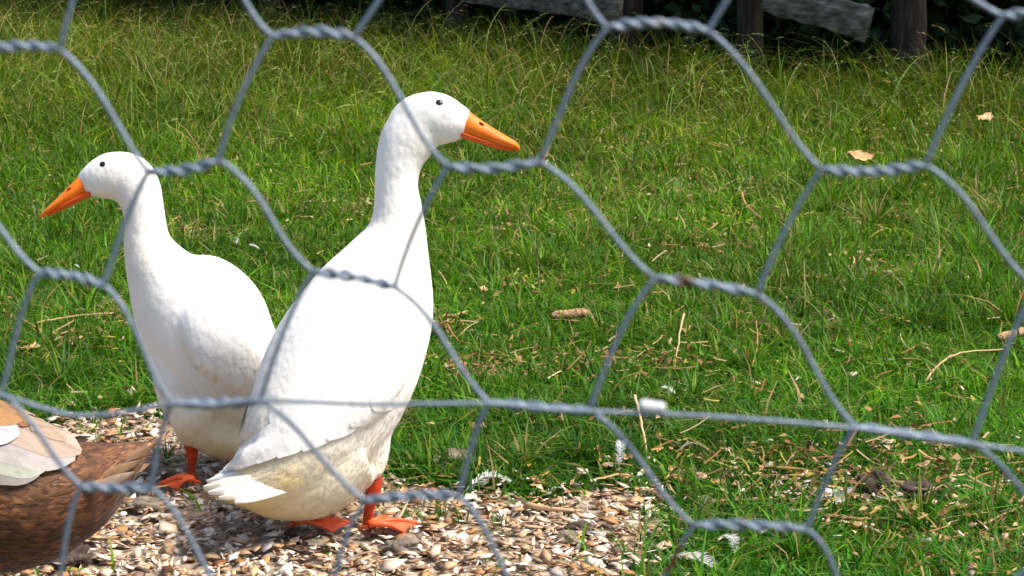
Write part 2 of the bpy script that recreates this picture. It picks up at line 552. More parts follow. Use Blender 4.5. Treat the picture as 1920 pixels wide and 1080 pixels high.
# lawn
xa, ya = scatter(390000, 2.3, 4.7, 0.42)
xb, yb = scatter(260000, 4.7, 7.6, 0.45)
x = np.concatenate([xa, xb]); y = np.concatenate([ya, yb]); N1 = len(x)
d = bed_dist(x, y) + 0.025 * lowfreq(x, y, 77, 3.0)
dens = np.where(d > 0, 0.012 + 0.30 * np.exp(-d / 0.012), np.clip(0.35 - d / 0.05, 0.3, 1))
dens *= np.clip(0.86 + 0.35 * lowfreq(x, y, 3, 1.6), 0.5, 1)
cd = chip_density(x, y)
dens *= np.where(d < 0, 1 - 0.6 * np.clip(cd / 0.36, 0, 1), 1)
dens *= np.interp(y, [2.3, 3.6, 5.0, 7.6], [1.0, 1.0, .85, .65])
k = rng.uniform(0, 1, N1) < dens
x, y = x[k], y[k]
n = len(x)
u_, v_ = px_of(x, y)
h = rng.gamma(3.2, 1 / 3.2, n) * (0.028 + 0.010 * np.clip((y - 3.0) / 1.5, 0, 1.4))
h *= 1 + 0.35 * lowfreq(x, y, 8, 2.2)
edge = np.exp(-np.abs(bed_dist(x, y)) / 0.09)
h *= 1 + 0.45 * edge
h = np.clip(h, 0.010, 0.11)
w = rng.uniform(0.0026, 0.0062, n)
bld.append(blade_mesh(x, y, terrain(x, y) - 0.002, h, w * (1 + .12 * np.clip(y - 4, 0, 3)), rng.uniform(0.2, 1.9, n), rng.uniform(0, 6.283, n), grass_colour(x, y, n), 2))
# broad-bladed tufts
tx, ty, th_, tw, tl, ta = [], [], [], [], [], []
for (u, v, s) in TUFTS:
    c = G(u, v)
    m = rng.integers(34, 60)
    a = rng.uniform(0, 6.283, m)
    r = np.abs(rng.normal(0, 0.018, m)) * s
    tx.append(c[0] + r * np.cos(a)); ty.append(c[1] + r * np.sin(a))
    th_.append(rng.uniform(0.05, 0.105, m) * s); tw.append(rng.uniform(0.0035, 0.0065, m)); tl.append(rng.uniform(0.3, 1.3, m)); ta.append(a + rng.normal(0, 0.4, m))
for _ in range(420):                                     # smaller tufts all over, so that the lawn is clumpy
    yy = math.sqrt(rng.uniform(2.4 ** 2, 8.0 ** 2)); xx = rng.uniform(-1, 1) * (0.245 * yy + 0.3)
    if bed_dist(xx, yy) > -0.02: continue
    m = rng.integers(10, 26); s = rng.uniform(0.6, 1.1) * (1 + 0.12 * max(0, yy - 4))
    a = rng.uniform(0, 6.283, m); r = np.abs(rng.normal(0, 0.016, m)) * s
    tx.append(xx + r * np.cos(a)); ty.append(yy + r * np.sin(a))
    th_.append(rng.uniform(0.04, 0.09, m) * s); tw.append(rng.uniform(0.003, 0.0058, m)); tl.append(rng.uniform(0.2, 1.3, m)); ta.append(a + rng.normal(0, 0.4, m))
for (u, v) in [(830, 975), (806, 990), (640, 945), (700, 948), (870, 985), (1005, 968), (1060, 975), (312, 868), (175, 812), (235, 838), (760, 980), (1200, 985), (150, 830), (940, 1000)]:
    c = G(u, v); m = rng.integers(8, 16)                  # single sprouts in the shell bed
    a = rng.uniform(0, 6.283, m); r = np.abs(rng.normal(0, 0.010, m))
    tx.append(c[0] + r * np.cos(a)); ty.append(c[1] + r * np.sin(a))
    th_.append(rng.uniform(0.02, 0.05, m)); tw.append(rng.uniform(0.0022, 0.004, m)); tl.append(rng.uniform(0.2, 1.0, m)); ta.append(a)
tx, ty, th_, tw, tl, ta = map(np.concatenate, (tx, ty, th_, tw, tl, ta))
bld.append(blade_mesh(tx, ty, terrain(tx, ty), th_, tw, tl, ta, grass_colour(tx, ty, len(tx)) * 0.92, 4, 0.5))


def join_blades(name, bl, mat):
    off = 0; V = []; Q = []; T = []; C = []
    for v_, q_, t_, c_ in bl:
        V.append(v_); Q.append(q_ + off); T.append(t_ + off); C.append(c_); off += len(v_)
    me = mesh_from(name, np.concatenate(V), [np.concatenate(Q), np.concatenate(T)], np.concatenate(C))
    return link(name, me, mat)


lawn = join_blades('lawn_grass', bld, M_GRASS)
tag(lawn, 'short green lawn grass around and behind the white ducks', 'grass', kind='stuff')

# long meadow grass further back
bld = []
N2 = 150000
x, y = scatter(N2, 4.6, 10.8, 0.6)
xl = x / (0.245 * y)
start = np.interp(xl, [-1.2, -.3, .1, .45, .7, 1.2], [4.6, 4.9, 5.6, 5.9, 5.0, 4.4])
dens = np.clip((y - start) / 1.5, 0.0, 1) * np.clip(0.85 + 0.5 * lowfreq(x, y, 14, 0.9), 0.35, 1)
right = np.clip((x - 0.35 * (y / 5)) / 0.5, 0, 1)
bald = np.exp(-(((x - 0.9) / 0.75) ** 2 + ((y - 6.1) / 0.9) ** 2))
dens *= 1 - 0.75 * bald
FY = lambda q: np.interp(q, [-4.6, -2.05, -1.0, -.21, .41, .84, 1.35, 1.85, 2.6], [11.6, 10.0, 9.2, 8.45, 7.95, 7.6, 7.4, 7.2, 6.9])
dens *= np.clip((FY(x) + .12 - y) / .25, 0, 1)
k = rng.uniform(0, 1, N2) < dens
x, y = x[k], y[k]; n = len(x)
h = rng.gamma(5, 1 / 5, n) * (0.045 + 0.085 * np.clip((y - 4.8) / 2.6, 0, 1)) * (1 + 0.3 * lowfreq(x, y, 17, 1.2))
h *= 1 + 0.7 * np.exp(-((FY(x) - y) / .7) ** 2)
h = np.clip(h, 0.02, 0.28)
bld.append(blade_mesh(x, y, terrain(x, y) - 0.004, h, rng.uniform(0.003, 0.0062, n), rng.uniform(0.25, 1.9, n), rng.uniform(0, 6.283, n), grass_colour(x, y, n), 3))
# tall thin stems among the lawn on the right and left
m = 3000
x, y = scatter(m, 3.6, 7.0, 0.3)
u_, v_ = px_of(x, y)
pr = 0.12 + 0.85 * (u_ > 1420) + 0.5 * (u_ < 260)
k = rng.uniform(0, 1, m) < pr
x, y = x[k], y[k]; n = len(x)
c = grass_colour(x, y, n) * np.array([0.75, 0.72, 0.9])
bld.append(blade_mesh(x, y, terrain(x, y), rng.uniform(0.07, 0.17, n), rng.uniform(0.002, 0.0036, n), rng.uniform(0.05, 0.7, n), rng.uniform(0, 6.283, n), c, 5, taper=3))
meadow = join_blades('meadow_grass', bld, M_GRASS)
tag(meadow, 'long arching meadow grass in front of the wooden fence', 'grass', kind='stuff')

# seed heads
mb = MB()
m = 4200
x, y = scatter(m, 4.9, 9.6, 0.5)
keep = (rng.uniform(0, 1, m) < np.clip((y - 5.6) / 2.0, 0.03, 1)) & (y < FY(x) - .05)
for x0, y0 in zip(x[keep], y[keep]):
    hh = rng.uniform(0.12, 0.24) * (1.35 if y0 > FY(x0) - .9 else 1); a = rng.uniform(0, 6.283); le = rng.uniform(0.35, 1.5)
    t = np.linspace(0, 1, 7)
    out = le * hh * t ** 2.4; up = hh * (t - 0.35 * le * t ** 3)
    pts = np.stack([x0 + np.cos(a) * out, y0 + np.sin(a) * out, terrain(x0, y0) + up], -1)
    col = np.array([(0.16, 0.23, 0.04), (0.22, 0.20, 0.06), (0.13, 0.22, 0.03), (0.26, 0.15, 0.05)])[rng.integers(4)] * rng.uniform(0.8, 1.15)
    sv = np.array([-np.sin(a + .7), np.cos(a + .7), 0]) * 0.0009
    V = np.concatenate([pts - sv, pts + sv]); q = [[i, i + 1, i + 8, i + 7] for i in range(6)]
    mb.add(V, q, None, col)
    tip = pts[-1]; dr = nrm(pts[-1] - pts[-2]); L_ = rng.uniform(0.03, 0.07); e = np.array([0, 0, -0.35])
    ns = 6
    for i in range(ns):
        f = i / ns
        c0 = tip + dr * L_ * f + e * L_ * f * f
        c1 = c0 + nrm(dr + e * f) * L_ / ns * 1.5
        wv = nrm(rng.normal(0, 1, 3)) * 0.0022 * (1 - 0.5 * f)
        mid = (c0 + c1) / 2
        mb.add([c0, mid + wv, c1, mid - wv], [[0, 1, 2, 3]], None, col * 1.25)
seed = link('seed_heads', mb.mesh('seed_heads'), M_DRY)
tag(seed, 'thin drooping seed heads above the long meadow grass', 'grass', kind='stuff')

# dry straw and dead crumbs caught in the lawn
mb = MB()
SPOTS = [(1010, 560, .10), (980, 700, .10), (210, 620, .09), (120, 660, .08), (1400, 370, .16), (1330, 460, .16), (1150, 380, .2), (1560, 520, .2), (1700, 540, .15), (1640, 690, .12), (840, 640, .06), (1280, 480, .12),
         (1850, 900, .12), (1700, 950, .16), (1400, 900, .14), (1800, 1020, .14), (1600, 960, .14), (1580, 880, .12), (1500, 920, .12), (1900, 420, .3), (1480, 250, .4), (1000, 420, .15), (1240, 700, .08), (640, 400, .1), (350, 450, .1), (1100, 710, .06), (880, 720, .05)]
pts = []
for (u, v, r) in SPOTS:
    c = G(u, v)
    mm = rng.integers(90, 150)
    pts += [(c[0] + a, c[1] + b) for a, b in rng.normal(0, r * 0.6, (mm, 2))]
xx, yy = scatter(7000, 2.5, 7.5, 0.4)
pts += list(zip(xx, yy))
pts = np.array(pts)
pts = pts[bed_dist(pts[:, 0], pts[:, 1]) <= 0.03]
for x0, y0 in pts:
    kind = rng.uniform()
    zb = terrain(x0, y0) + rng.uniform(0.014, 0.042)
    a = rng.uniform(0, 6.283); el = rng.normal(0.0, 0.28)
    col = np.array([(0.40, 0.25, 0.10), (0.34, 0.16, 0.05), (0.48, 0.34, 0.18), (0.22, 0.10, 0.035), (0.34, 0.25, 0.04)])[rng.integers(5)] * rng.uniform(0.6, 1.1)
    if kind < 0.42:
        L_ = rng.uniform(0.010, 0.045); w_ = rng.uniform(0.0008, 0.0018)
        t = np.linspace(0, 1, 4)
        bend = rng.normal(0, 0.4)
        px = x0 + L_ * (t * np.cos(a) - bend * t * t * np.sin(a)); py = y0 + L_ * (t * np.sin(a) + bend * t * t * np.cos(a)); pz = zb + L_ * t * np.sin(el)
        c = np.stack([px, py, pz], -1); sv = np.array([-np.sin(a), np.cos(a), 0.4]) * w_
        mb.add(np.concatenate([c - sv, c + sv]), [[i, i + 1, i + 5, i + 4] for i in range(3)], None, col)
    else:
        s = rng.uniform(0.003, 0.010)
        R = rot_eul(rng.normal(0, .6), rng.normal(0, .6), a)
        q = np.array([[-1, -.5, 0], [0, -.6, .3], [1, 0, 0], [0.1, .6, .2]]) * s * rng.uniform(0.6, 1.2, (4, 1))
        mb.add(q @ R.T + [x0, y0, zb], [[0, 1, 2, 3]], None, col)
dry = link('dry_straw', mb.mesh('dry_straw'), M_DRY)
tag(dry, 'scattered bits of tan straw and dead leaf in the lawn', 'straw', kind='stuff')

# ------------------------------------------------------------------ ducks
def fused_body(name, lofts, voxel=0.0042, smooth_it=9):
    """several closed lofts grown together into one continuous skin"""
    V = []; Q = []; T = []; off = 0
    for v_, q_, t_ in lofts:
        V.append(v_); Q.append(q_ + off); T.append(t_ + off); off += len(v_)
    me = mesh_from('tmp', np.concatenate(V), [np.concatenate(Q), np.concatenate(T)])
    o = bpy.data.objects.new('tmp', me); scene.collection.objects.link(o)
    r = o.modifiers.new('r', 'REMESH'); r.mode = 'VOXEL'; r.voxel_size = voxel
    s = o.modifiers.new('s', 'SMOOTH'); s.factor = 0.5; s.iterations = smooth_it
    dg = bpy.context.evaluated_depsgraph_get()
    out = bpy.data.meshes.new_from_object(o.evaluated_get(dg))
    bpy.data.objects.remove(o, do_unlink=True)
    out.name = name
    n = len(out.vertices)
    co = np.zeros(n * 3, np.float32); out.vertices.foreach_get('co', co); co = co.reshape(-1, 3)
    no = np.zeros(n * 3, np.float32); out.vertices.foreach_get('normal', no); no = no.reshape(-1, 3)
    fs = [tuple(p.vertices) for p in out.polygons]
    bvh = BVHTree.FromPolygons([Vector(c) for c in co], fs)
    out.polygons.foreach_set('use_smooth', np.ones(len(out.polygons), bool))
    return out, co, no, bvh


def tint_blobs(co, base, blobs):
    c = np.tile(np.asarray(base, float), (len(co), 1))
    for p, r, col, amt in blobs:
        d2 = ((co - np.asarray(p)) ** 2).sum(1)
        f = (amt * np.exp(-d2 / r ** 2))[:, None]
        c = c * (1 - f) + np.asarray(col) * f
    return c


def set_col(me, col):
    a = me.color_attributes.get('Col') or me.color_attributes.new('Col', 'FLOAT_COLOR', 'POINT')
    c = np.ones((len(col), 4), np.float32); c[:, :3] = col
    a.data.foreach_set('color', c.ravel())


def plumage(co, no, bvh, spineC, spineT, size_fn, count, colfn, lift=0.0007, wl=0.22, skip=None, own=0.15):
    """small overlapping feathers laid on a body, pointing from head to tail"""
    idx = rng.choice(len(co), count, replace=True)
    mb = MB()
    prof_t = [0.0, 0.35, 0.75, 0.95]; prof_w = [0.55, 1.0, 0.85, 0.3]
    for i in idx:
        p = co[i]; nn = no[i]
        j = np.argmin(((spineC - p) ** 2).sum(1))
        if skip is not None and skip(p): continue
        L_ = size_fn(j / (len(spineC) - 1)) * rng.uniform(0.75, 1.25); W_ = L_ * wl * rng.uniform(0.85, 1.15)
        d = spineT[j] - nn * np.dot(spineT[j], nn)
        d = nrm(d + rng.normal(0, 0.10, 3))
        s = nrm(np.cross(nn, d))
        V = []; NN = []
        for t, wv in zip(prof_t, prof_w):
            for sg in (-1, 1):
                q = p + d * L_ * (t - 0.5) + s * sg * W_ * 0.5 * wv
                loc, n2, _, _ = bvh.find_nearest(Vector(q))
                V.append(np.array(loc) + np.array(n2) * (-0.0004 + lift * 1.6 * t ** 2 + (0.0003 if t == .35 else 0)))
                NN.append(nrm(np.array(n2) + s * sg * own * wv * 0.6 + d * own * (t - .4)))
        q = p + d * L_ * 0.52
        loc, n2, _, _ = bvh.find_nearest(Vector(q))
        V.append(np.array(loc) + np.array(n2) * (lift * 1.5)); NN.append(nrm(np.array(n2) + d * own * .6))
        V = np.array(V)
        mb.add(V, [[0, 1, 3, 2], [2, 3, 5, 4], [4, 5, 7, 6]], [[6, 7, 8]], colfn(p, nn) * rng.uniform(0.97, 1.03), nor=NN)
    return mb


def surf_feather(mb, bvh, path, width, off0, off1, col, nL=13, nW=5, mirror=None, dfall=2.8, camber=0.0006, shaft=0.0):
    """a long feather that follows the body: path in photograph pixels, thrown onto the body's skin"""
    pts = catmull(path, nL)
    T = np.gradient(pts, axis=0); T /= np.linalg.norm(T, axis=1)[:, None] + 1e-9
    Nn = np.stack([-T[:, 1], T[:, 0]], -1)
    V = []; NN = []
    for i in range(nL):
        t = i / (nL - 1)
        w = width * min(1, 0.45 + t * 1.4) * (1 - max(0, (t - 0.72) / 0.28) ** 2.4 * 0.88)
        for j in range(nW):
            s = (j / (nW - 1) - 0.5)
            uv = pts[i] + Nn[i] * s * w
            dr = Vector(nrm(P(uv[0], uv[1], 1.0) - CAM))
            loc, n2, _, dist = bvh.ray_cast(Vector(CAM), dr)
            if loc is None:
                loc, n2, _, _ = bvh.find_nearest(Vector(P(uv[0], uv[1], dfall)))
            loc = np.array(loc); n2 = np.array(n2)
            off = off0 + (off1 - off0) * t + camber * (1 - (2 * s) ** 2)
            if mirror is not None:
                c, nv = mirror
                q = loc - 2 * np.dot(loc - c, nv) * nv
                l2, n2, _, _ = bvh.find_nearest(Vector(q))
                loc = np.array(l2); n2 = np.array(n2)
            V.append(loc + n2 * off); NN.append(n2)
    Q = [[i * nW + j, i * nW + j + 1, (i + 1) * nW + j + 1, (i + 1) * nW + j] for i in range(nL - 1) for j in range(nW - 1)]
    tt = np.repeat(np.arange(nL) / (nL - 1), nW); ss = np.tile(np.arange(nW) / (nW - 1) - 0.5, nL)
    k = 1 + shaft * (0.5 * (tt - 0.5) - 0.9 * (np.abs(ss) < 0.03) + 0.5 * np.clip(np.abs(ss) * 2 - .6, 0, 1) - 0.35 * (ss > 0.05)) + rng.normal(0, .05, nL * nW) * (shaft > 0)
    mb.add(V, Q, None, np.clip(np.asarray(col)[None] * k[:, None], 0, .86), nor=NN)


def free_feather(base, tip, width, normal, droop=0.0, nL=9, nW=5, col=(0.8, 0.8, 0.8), camber=0.12):
    """one stiff feather from base to tip in space"""
    base = np.asarray(base); tip = np.asarray(tip)
    ax = tip - base; L_ = np.linalg.norm(ax); ax = ax / L_
    n = nrm(np.asarray(normal) - ax * np.dot(normal, ax)); s = np.cross(ax, n)
    V = []
    for i in range(nL):
        t = i / (nL - 1)
        w = width * min(1, 0.5 + t * 1.2) * (1 - max(0, (t - 0.6) / 0.4) ** 2.2 * 0.9)
        for j in range(nW):
            q = j / (nW - 1) - 0.5
            V.append(base + ax * L_ * t + s * q * w + n * (droop * L_ * 4 * t * (1 - t) - camber * width * (2 * q) ** 2))
    Q = [[i * nW + j, i * nW + j + 1, (i + 1) * nW + j + 1, (i + 1) * nW + j] for i in range(nL - 1) for j in range(nW - 1)]
    mb = MB(); mb.add(V, Q, None, col)
    return mb


def bill_piece(top, bot, dep, half, n=18, seg=16, flat=0.55):
    """half of a bill between two profile lines in pixels"""
    tp = catmull(top, n); bt = catmull(bot, n); hf = catmull([[h] for h in half], n)[:, 0]
    dp = catmull([[q] for q in np.linspace(dep[0], dep[1], 4)], n)[:, 0]
    V = []
    for i in range(n):
        a = P(tp[i][0], tp[i][1], dp[i]); b = P(bt[i][0], bt[i][1], dp[i])
        c = (a + b) / 2; e = (a - b) / 2
        for k in range(seg):
            th = k / seg * 2 * math.pi
            cy, sy = math.cos(th), math.sin(th)
            wfac = abs(sy) ** flat * math.copysign(1, sy) * (1.0 - 0.35 * max(0, cy))
            V.append(c + e * cy + FWD * wfac * hf[i] * dp[i] / FPX)
    a = (P(*tp[0], dp[0]) + P(*bt[0], dp[0])) / 2; b = (P(*tp[-1], dp[-1]) + P(*bt[-1], dp[-1])) / 2
    V = np.vstack([V, a, b])
    Q, T = ring_faces(n, seg)
    return V, Q, T


def ball(c, axes, radii, seg=14, rings=9):
    """ellipsoid"""
    V = []
    for i in range(1, rings):
        ph = math.pi * i / rings
        for k in range(seg):
            th = 2 * math.pi * k / seg
            V.append(np.asarray(c) + axes[0] * radii[0] * math.cos(ph) + axes[1] * radii[1] * math.sin(ph) * math.cos(th) + axes[2] * radii[2] * math.sin(ph) * math.sin(th))
    V.append(np.asarray(c) + axes[0] * radii[0]); V.append(np.asarray(c) - axes[0] * radii[0])
    Q, T = ring_faces(rings - 1, seg)
    return np.array(V), Q, T


def mesh_part(name, parts, mat, parent, smooth=True):
    mb = MB()
    for p in parts: mb.add(*p)
    o = mb.mesh(name, smooth=smooth, col=False)
    return link(name, o, mat, parent)


def webbed_foot(heel, toes, ankle_r, parent, hind=None):
    """toes: three end points, side to side; webs hung between them, claws at the ends"""
    heel = np.asarray(heel)
    parts = []
    n = 9
    lines = []
    for tpt in toes:
        t = np.linspace(0, 1, n)[:, None]
        ln = heel * (1 - t) + np.asarray(tpt) * t
        ln[:, 2] += 0.006 * np.sin(np.pi * t[:, 0]) + 0.004 * (1 - t[:, 0]) * 1.5
        lines.append(ln)
        parts.append(tube(ln, 0.0052 - 0.0028 * t[:, 0], 8))
    for a, b in ((0, 1), (1, 2)):
        m = 7
        for side in (1, -1):
            V = []
            for i in range(n):
                for j in range(m):
                    f = j / (m - 1)
                    k = i * (1 - 0.07 * math.sin(math.pi * f))
                    k0 = int(min(k, n - 2)); fr = k - k0
                    pa = lines[a][k0] * (1 - fr) + lines[a][k0 + 1] * fr
                    pb = lines[b][k0] * (1 - fr) + lines[b][k0 + 1] * fr
                    q = pa * (1 - f) + pb * f
                    q = q + np.array([0, 0, -0.0008 * math.sin(math.pi * f) + side * 0.0009])
                    V.append(q)
            Q = [[i * m + j, i * m + j + 1, (i + 1) * m + j + 1, (i + 1) * m + j] for i in range(n - 1) for j in range(m - 1)]
            parts.append((np.array(V), np.array(Q), None))
    if hind is not None:
        t = np.linspace(0, 1, 5)[:, None]
        parts.append(tube(heel * (1 - t) + np.asarray(hind) * t + [0, 0, 0.004], 0.0036 - 0.002 * t[:, 0], 6))
    foot = mesh_part('webbed_foot', parts, M_FOOT, parent)
    for ln in lines:
        d = nrm(ln[-1] - ln[-2])
        mesh_part('claw', [tube([ln[-1] - d * 0.001, ln[-1] + d * 0.003 + [0, 0, 0.0006], ln[-1] + d * 0.0065 - [0, 0, 0.001]], [0.0023, 0.0017, 0.0005], 6)], M_CLAW, parent)
    return foot


def leg(stations, heel, toes, thing, hind=None):
    V, Q, T, C, Tn = loft_px(stations, 22, 14)
    lg = mesh_part('leg', [(V, Q, T)], M_LEG, thing)
    webbed_foot(heel, toes, 0.006, lg, hind)
    return lg


def eye(center, axis_out, rpx_m, thing, fwd):
    """dark eye in a thin ring of bare skin"""
    ax = nrm(axis_out); s1 = nrm(np.cross(ax, UP)); s2 = np.cross(ax, s1)
    e = mesh_part('eye', [ball(center, (ax, s1, s2), (rpx_m * 0.6, rpx_m, rpx_m * 0.92))], M_EYE, thing)
    t = np.linspace(0, 2 * math.pi, 25)
    ring = np.array([center + s1 * math.cos(a) * rpx_m * 1.06 + s2 * math.sin(a) * rpx_m * 0.98 + ax * 0.0002 for a in t])
    mesh_part('eye_ring', [tube(ring, rpx_m * 0.26, 6)], M_EYERING, e)
    return e


def on_skin(bvh, u, v, off=0.0):
    dr = Vector(nrm(P(u, v, 1.0) - CAM))
    loc, n2, _, _ = bvh.ray_cast(Vector(CAM), dr)
    return np.array(loc) + np.array(n2) * off, np.array(n2)


WHITE = np.array([0.84, 0.805, 0.74])
CREAM = np.array([0.74, 0.64, 0.44])

# ---- the upright white duck that looks to the right
DN = Gd(690, 999)
dk = empty('white_duck', G(640, 1000))
tag(dk, 'upright white duck with its back turned, orange bill pointing right, tail over the shells', 'duck', 'white ducks')
body_st = [  # u, v, depth, half width in picture, half width in depth
    (380, 915, DN - .115, 5, 10), (410, 915, DN - .108, 20, 34), (455, 908, DN - .095, 48, 66), (505, 890, DN - .078, 82, 98), (560, 832, DN - .05, 118, 126), (606, 760, DN - .022, 138, 138),
    (645, 680, DN + .004, 142, 138), (680, 610, DN + .025, 131, 126), (708, 545, DN + .042, 112, 106), (730, 485, DN + .052, 82, 78), (744, 435, DN + .056, 57, 56), (746, 390, DN + .057, 46, 46),
    (743, 345, DN + .058, 41, 40), (749, 300, DN + .058, 45, 40), (764, 264, DN + .058, 53, 40), (784, 238, DN + .058, 50, 37), (800, 226, DN + .058, 40, 33)]
V1 = loft_px(body_st, 90, 32)
head_st = [(738, 252, DN + .058, 18, 14), (752, 240, DN + .058, 36, 27), (778, 227, DN + .058, 48, 34), (808, 222, DN + .058, 51, 36), (836, 226, DN + .058, 47, 34), (858, 230, DN + .058, 37, 27), (874, 233, DN + .058, 28, 19), (884, 236, DN + .058, 14, 10)]
V2 = loft_px(head_st, 40, 28)
# thigh over the near leg, breast fullness, wing bulges
thigh = loft_px([(672, 780, DN - .022, 40, 34), (688, 825, DN - .024, 46, 36), (697, 864, DN - .026, 32, 28), (697, 896, DN - .035, 17, 16)], 20, 18)
vent = loft_px([(450, 925, DN - .09, 24, 36), (520, 922, DN - .07, 56, 70), (590, 895, DN - .05, 78, 90), (660, 850, DN - .03, 70, 90)], 24, 22)
wingb = loft_px([(765, 600, DN - .045, 26, 14), (735, 660, DN - .060, 52, 24), (670, 735, DN - .088, 62, 28), (585, 800, DN - .112, 46, 24), (500, 848, DN - .122, 24, 16), (440, 872, DN - .12, 10, 9)], 30, 18)
breast = loft_px([(770, 480, DN + .06, 22, 40), (768, 560, DN + .06, 36, 70), (748, 640, DN + .05, 46, 90), (725, 720, DN + .03, 44, 90)], 24, 20)
me, co, no, bvh = fused_body('body', [q[:3] for q in (V1, V2, thigh, vent, wingb, breast)])
YEL = np.array([0.80, 0.60, 0.22])
BLOBS = [(P(600, 900, DN - .07), .12, (0.82, 0.76, 0.60), .8), (P(465, 955, DN - .1), .085, YEL, .85), (P(570, 975, DN - .06), .08, (0.80, 0.66, 0.34), .7), (P(545, 903, DN - .14), .020, YEL, .8),
         (P(700, 905, DN - .06), .03, CREAM, .6), (P(730, 440, DN + .02), .035, CREAM, .4), (P(640, 930, DN - .08), .05, CREAM, .5), (P(780, 500, DN), .05, (0.80, 0.74, 0.60), .5), (P(815, 285, DN + .03), .028, CREAM, .5), (P(650, 640, DN - .14), .02, CREAM, .3)]  # stained belly and vent; cream throat and breast edge is shade put into colour
colf = lambda p, n_: tint_blobs(np.array([p]), WHITE, BLOBS)[0]
set_col(me, tint_blobs(co, WHITE, BLOBS))
link('body', me, M_PLUME, dk)
spC, spT = V1[3][::-1], -V1[4][::-1]            # from head to tail
szf = lambda t: 0.006 + 0.014 * np.clip((t - 0.12) / 0.6, 0, 1)
o = link('body_feathers', plumage(co, no, bvh, spC, spT, szf, 9000, colf, skip=lambda p: p[2] > P(0, 790, DN)[2] + rng.uniform(0, .06)).mesh('body_feathers', smooth=True), M_PLUME, dk)
tag(o, kind='stuff')
heading = nrm((P(730, 600, DN + .07) - P(400, 915, DN - .11)) * np.array([1, 1, 0]))
lateral = np.cross(heading, [0, 0, 1])
midp = P(640, 690, DN + .004)
for side, mir in (('near', None), ('far', (midp, lateral))):
    wmb = MB()
    for r_, (o_, k_) in enumerate([(0.0009, 0)]):            # covert rows over the shoulder
        for q in range(9 - r_):
            f = q / (8.0 - r_)
            a = np.array([745 - 180 * f - 8 * r_, 650 + 95 * f - 42 * r_]); b = np.array([712 - 205 * f - 8 * r_, 722 + 70 * f - 40 * r_])
            surf_feather(wmb, bvh, [a, (a + b) / 2 + [3, 5], b], 50, -.004, o_, WHITE * rng.uniform(.97, 1.03), mirror=mir, dfall=DN - .05)
    w = link('wing', wmb.mesh('wing', smooth=True), M_PLUME, dk)
    tips = [((748, 622), (698, 768)), ((744, 612), (656, 798)), ((738, 606), (612, 824)), ((732, 602), (566, 844)), ((706, 608), (522, 858)), ((680, 618), (484, 868)), ((655, 632), (452, 876)), ((632, 652), (426, 888))]
    for q, (a, b) in enumerate(tips if mir is None else tips[:5]):
        fm = MB(); a = np.array(a, float); b = np.array(b, float)
        surf_feather(fm, bvh, [a, (a + b) / 2 + np.array([16, 18]), b], 56 - 2 * q, -0.0040, 0.0030 + 0.0006 * q, WHITE * rng.uniform(.97, 1.02), mirror=mir, dfall=DN - .06)
        link('flight_feather', fm.mesh('flight_feather', smooth=True), M_PLUME, w)
for q, (bu, bv2, u, v, dd, wd) in enumerate([(500, 866, 402, 890, -.085, .026), (520, 866, 386, 900, -.10, .024), (548, 880, 380, 911, -.118, .022), (555, 893, 390, 921, -.130, .020), (558, 903, 410, 931, -.140, .019), (562, 912, 440, 938, -.146, .017),
                                          (470, 868, 410, 884, -.06, .034), (455, 872, 418, 880, -.04, .034)]):
    bq, bn = on_skin(bvh, bu, bv2, -0.007 + .0008 * (6 - min(q, 6)))
    fm = free_feather(bq, P(u, v, DN + dd - .012), wd, nrm(np.array([-.15, -.55, .8])), droop=0.03, col=WHITE if q % 2 else np.array([.80, .73, .58]), camber=.30)
    link('tail_feather', fm.mesh('tail_feather', smooth=True), M_PLUME, dk)
up_ = bill_piece([(864, 205), (876, 206), (895, 220), (922, 238), (950, 255), (968, 266), (975, 276)], [(864, 252), (878, 256), (898, 262), (922, 270), (946, 276), (962, 279), (972, 281)], (DN + .058, DN + .058), (18, 19, 20, 20, 21, 19, 9))
ub = mesh_part('upper_bill', [up_], M_BILL, dk)
mesh_part('nostril', [ball(P(903, 232, DN + .058 - 15 * DN / FPX), (FWD, nrm(RIGHT * .85 - UP * .5), nrm(RIGHT * .5 + UP * .85)), (.0022, .0042, .0021))], M_NOSTRIL, ub)
mesh_part('bill_nail', [ball(P(970, 279, DN + .058), (FWD, nrm(RIGHT * .8 - UP * .6), nrm(RIGHT * .6 + UP * .8)), (.006, .0040, .0038))], M_LOWBILL, ub)
lo_ = bill_piece([(862, 240), (880, 248), (905, 256), (935, 266), (960, 274)], [(860, 256), (882, 264), (907, 272), (936, 280), (962, 284)], (DN + .058, DN + .058), (16, 17, 17, 16, 9))
mesh_part('lower_bill', [lo_], M_LOWBILL, dk)
ep, en = on_skin(bvh, 823.5, 192, -0.0022)
eye(ep, en, 8.6 * DN / FPX, dk, RIGHT)
ep2 = ep.copy(); ep2 += FWD * 2 * (np.dot(P(823, 192, DN + .058) - ep, FWD))
eye(ep2, en - 2 * np.dot(en, FWD) * FWD, 8.6 * DN / FPX, dk, RIGHT)
leg([(700, 870, Gd(690, 999) - .045 + .03, 17, 16), (700, 905, DN - .02, 16, 15), (699, 925, DN - .015, 14, 13), (693, 950, DN - .008, 10, 9), (690, 975, DN - .002, 10, 9), (691, 997, DN, 12, 11)],
    G(692, 992, .022), [G(738, 974, .020), G(785, 982, .018), G(758, 999, .016)], dk, G(672, 996, .016))
DL = Gd(552, 992)
leg([(590, 900, DL - .02, 16, 16), (572, 950, DL - .01, 14, 13), (556, 978, DL, 12, 11), (551, 993, DL, 12, 11)],
    G(553, 986, .024), [G(608, 968, .030), G(661, 981, .018), G(625, 997, .016)], dk, G(540, 994, .016))

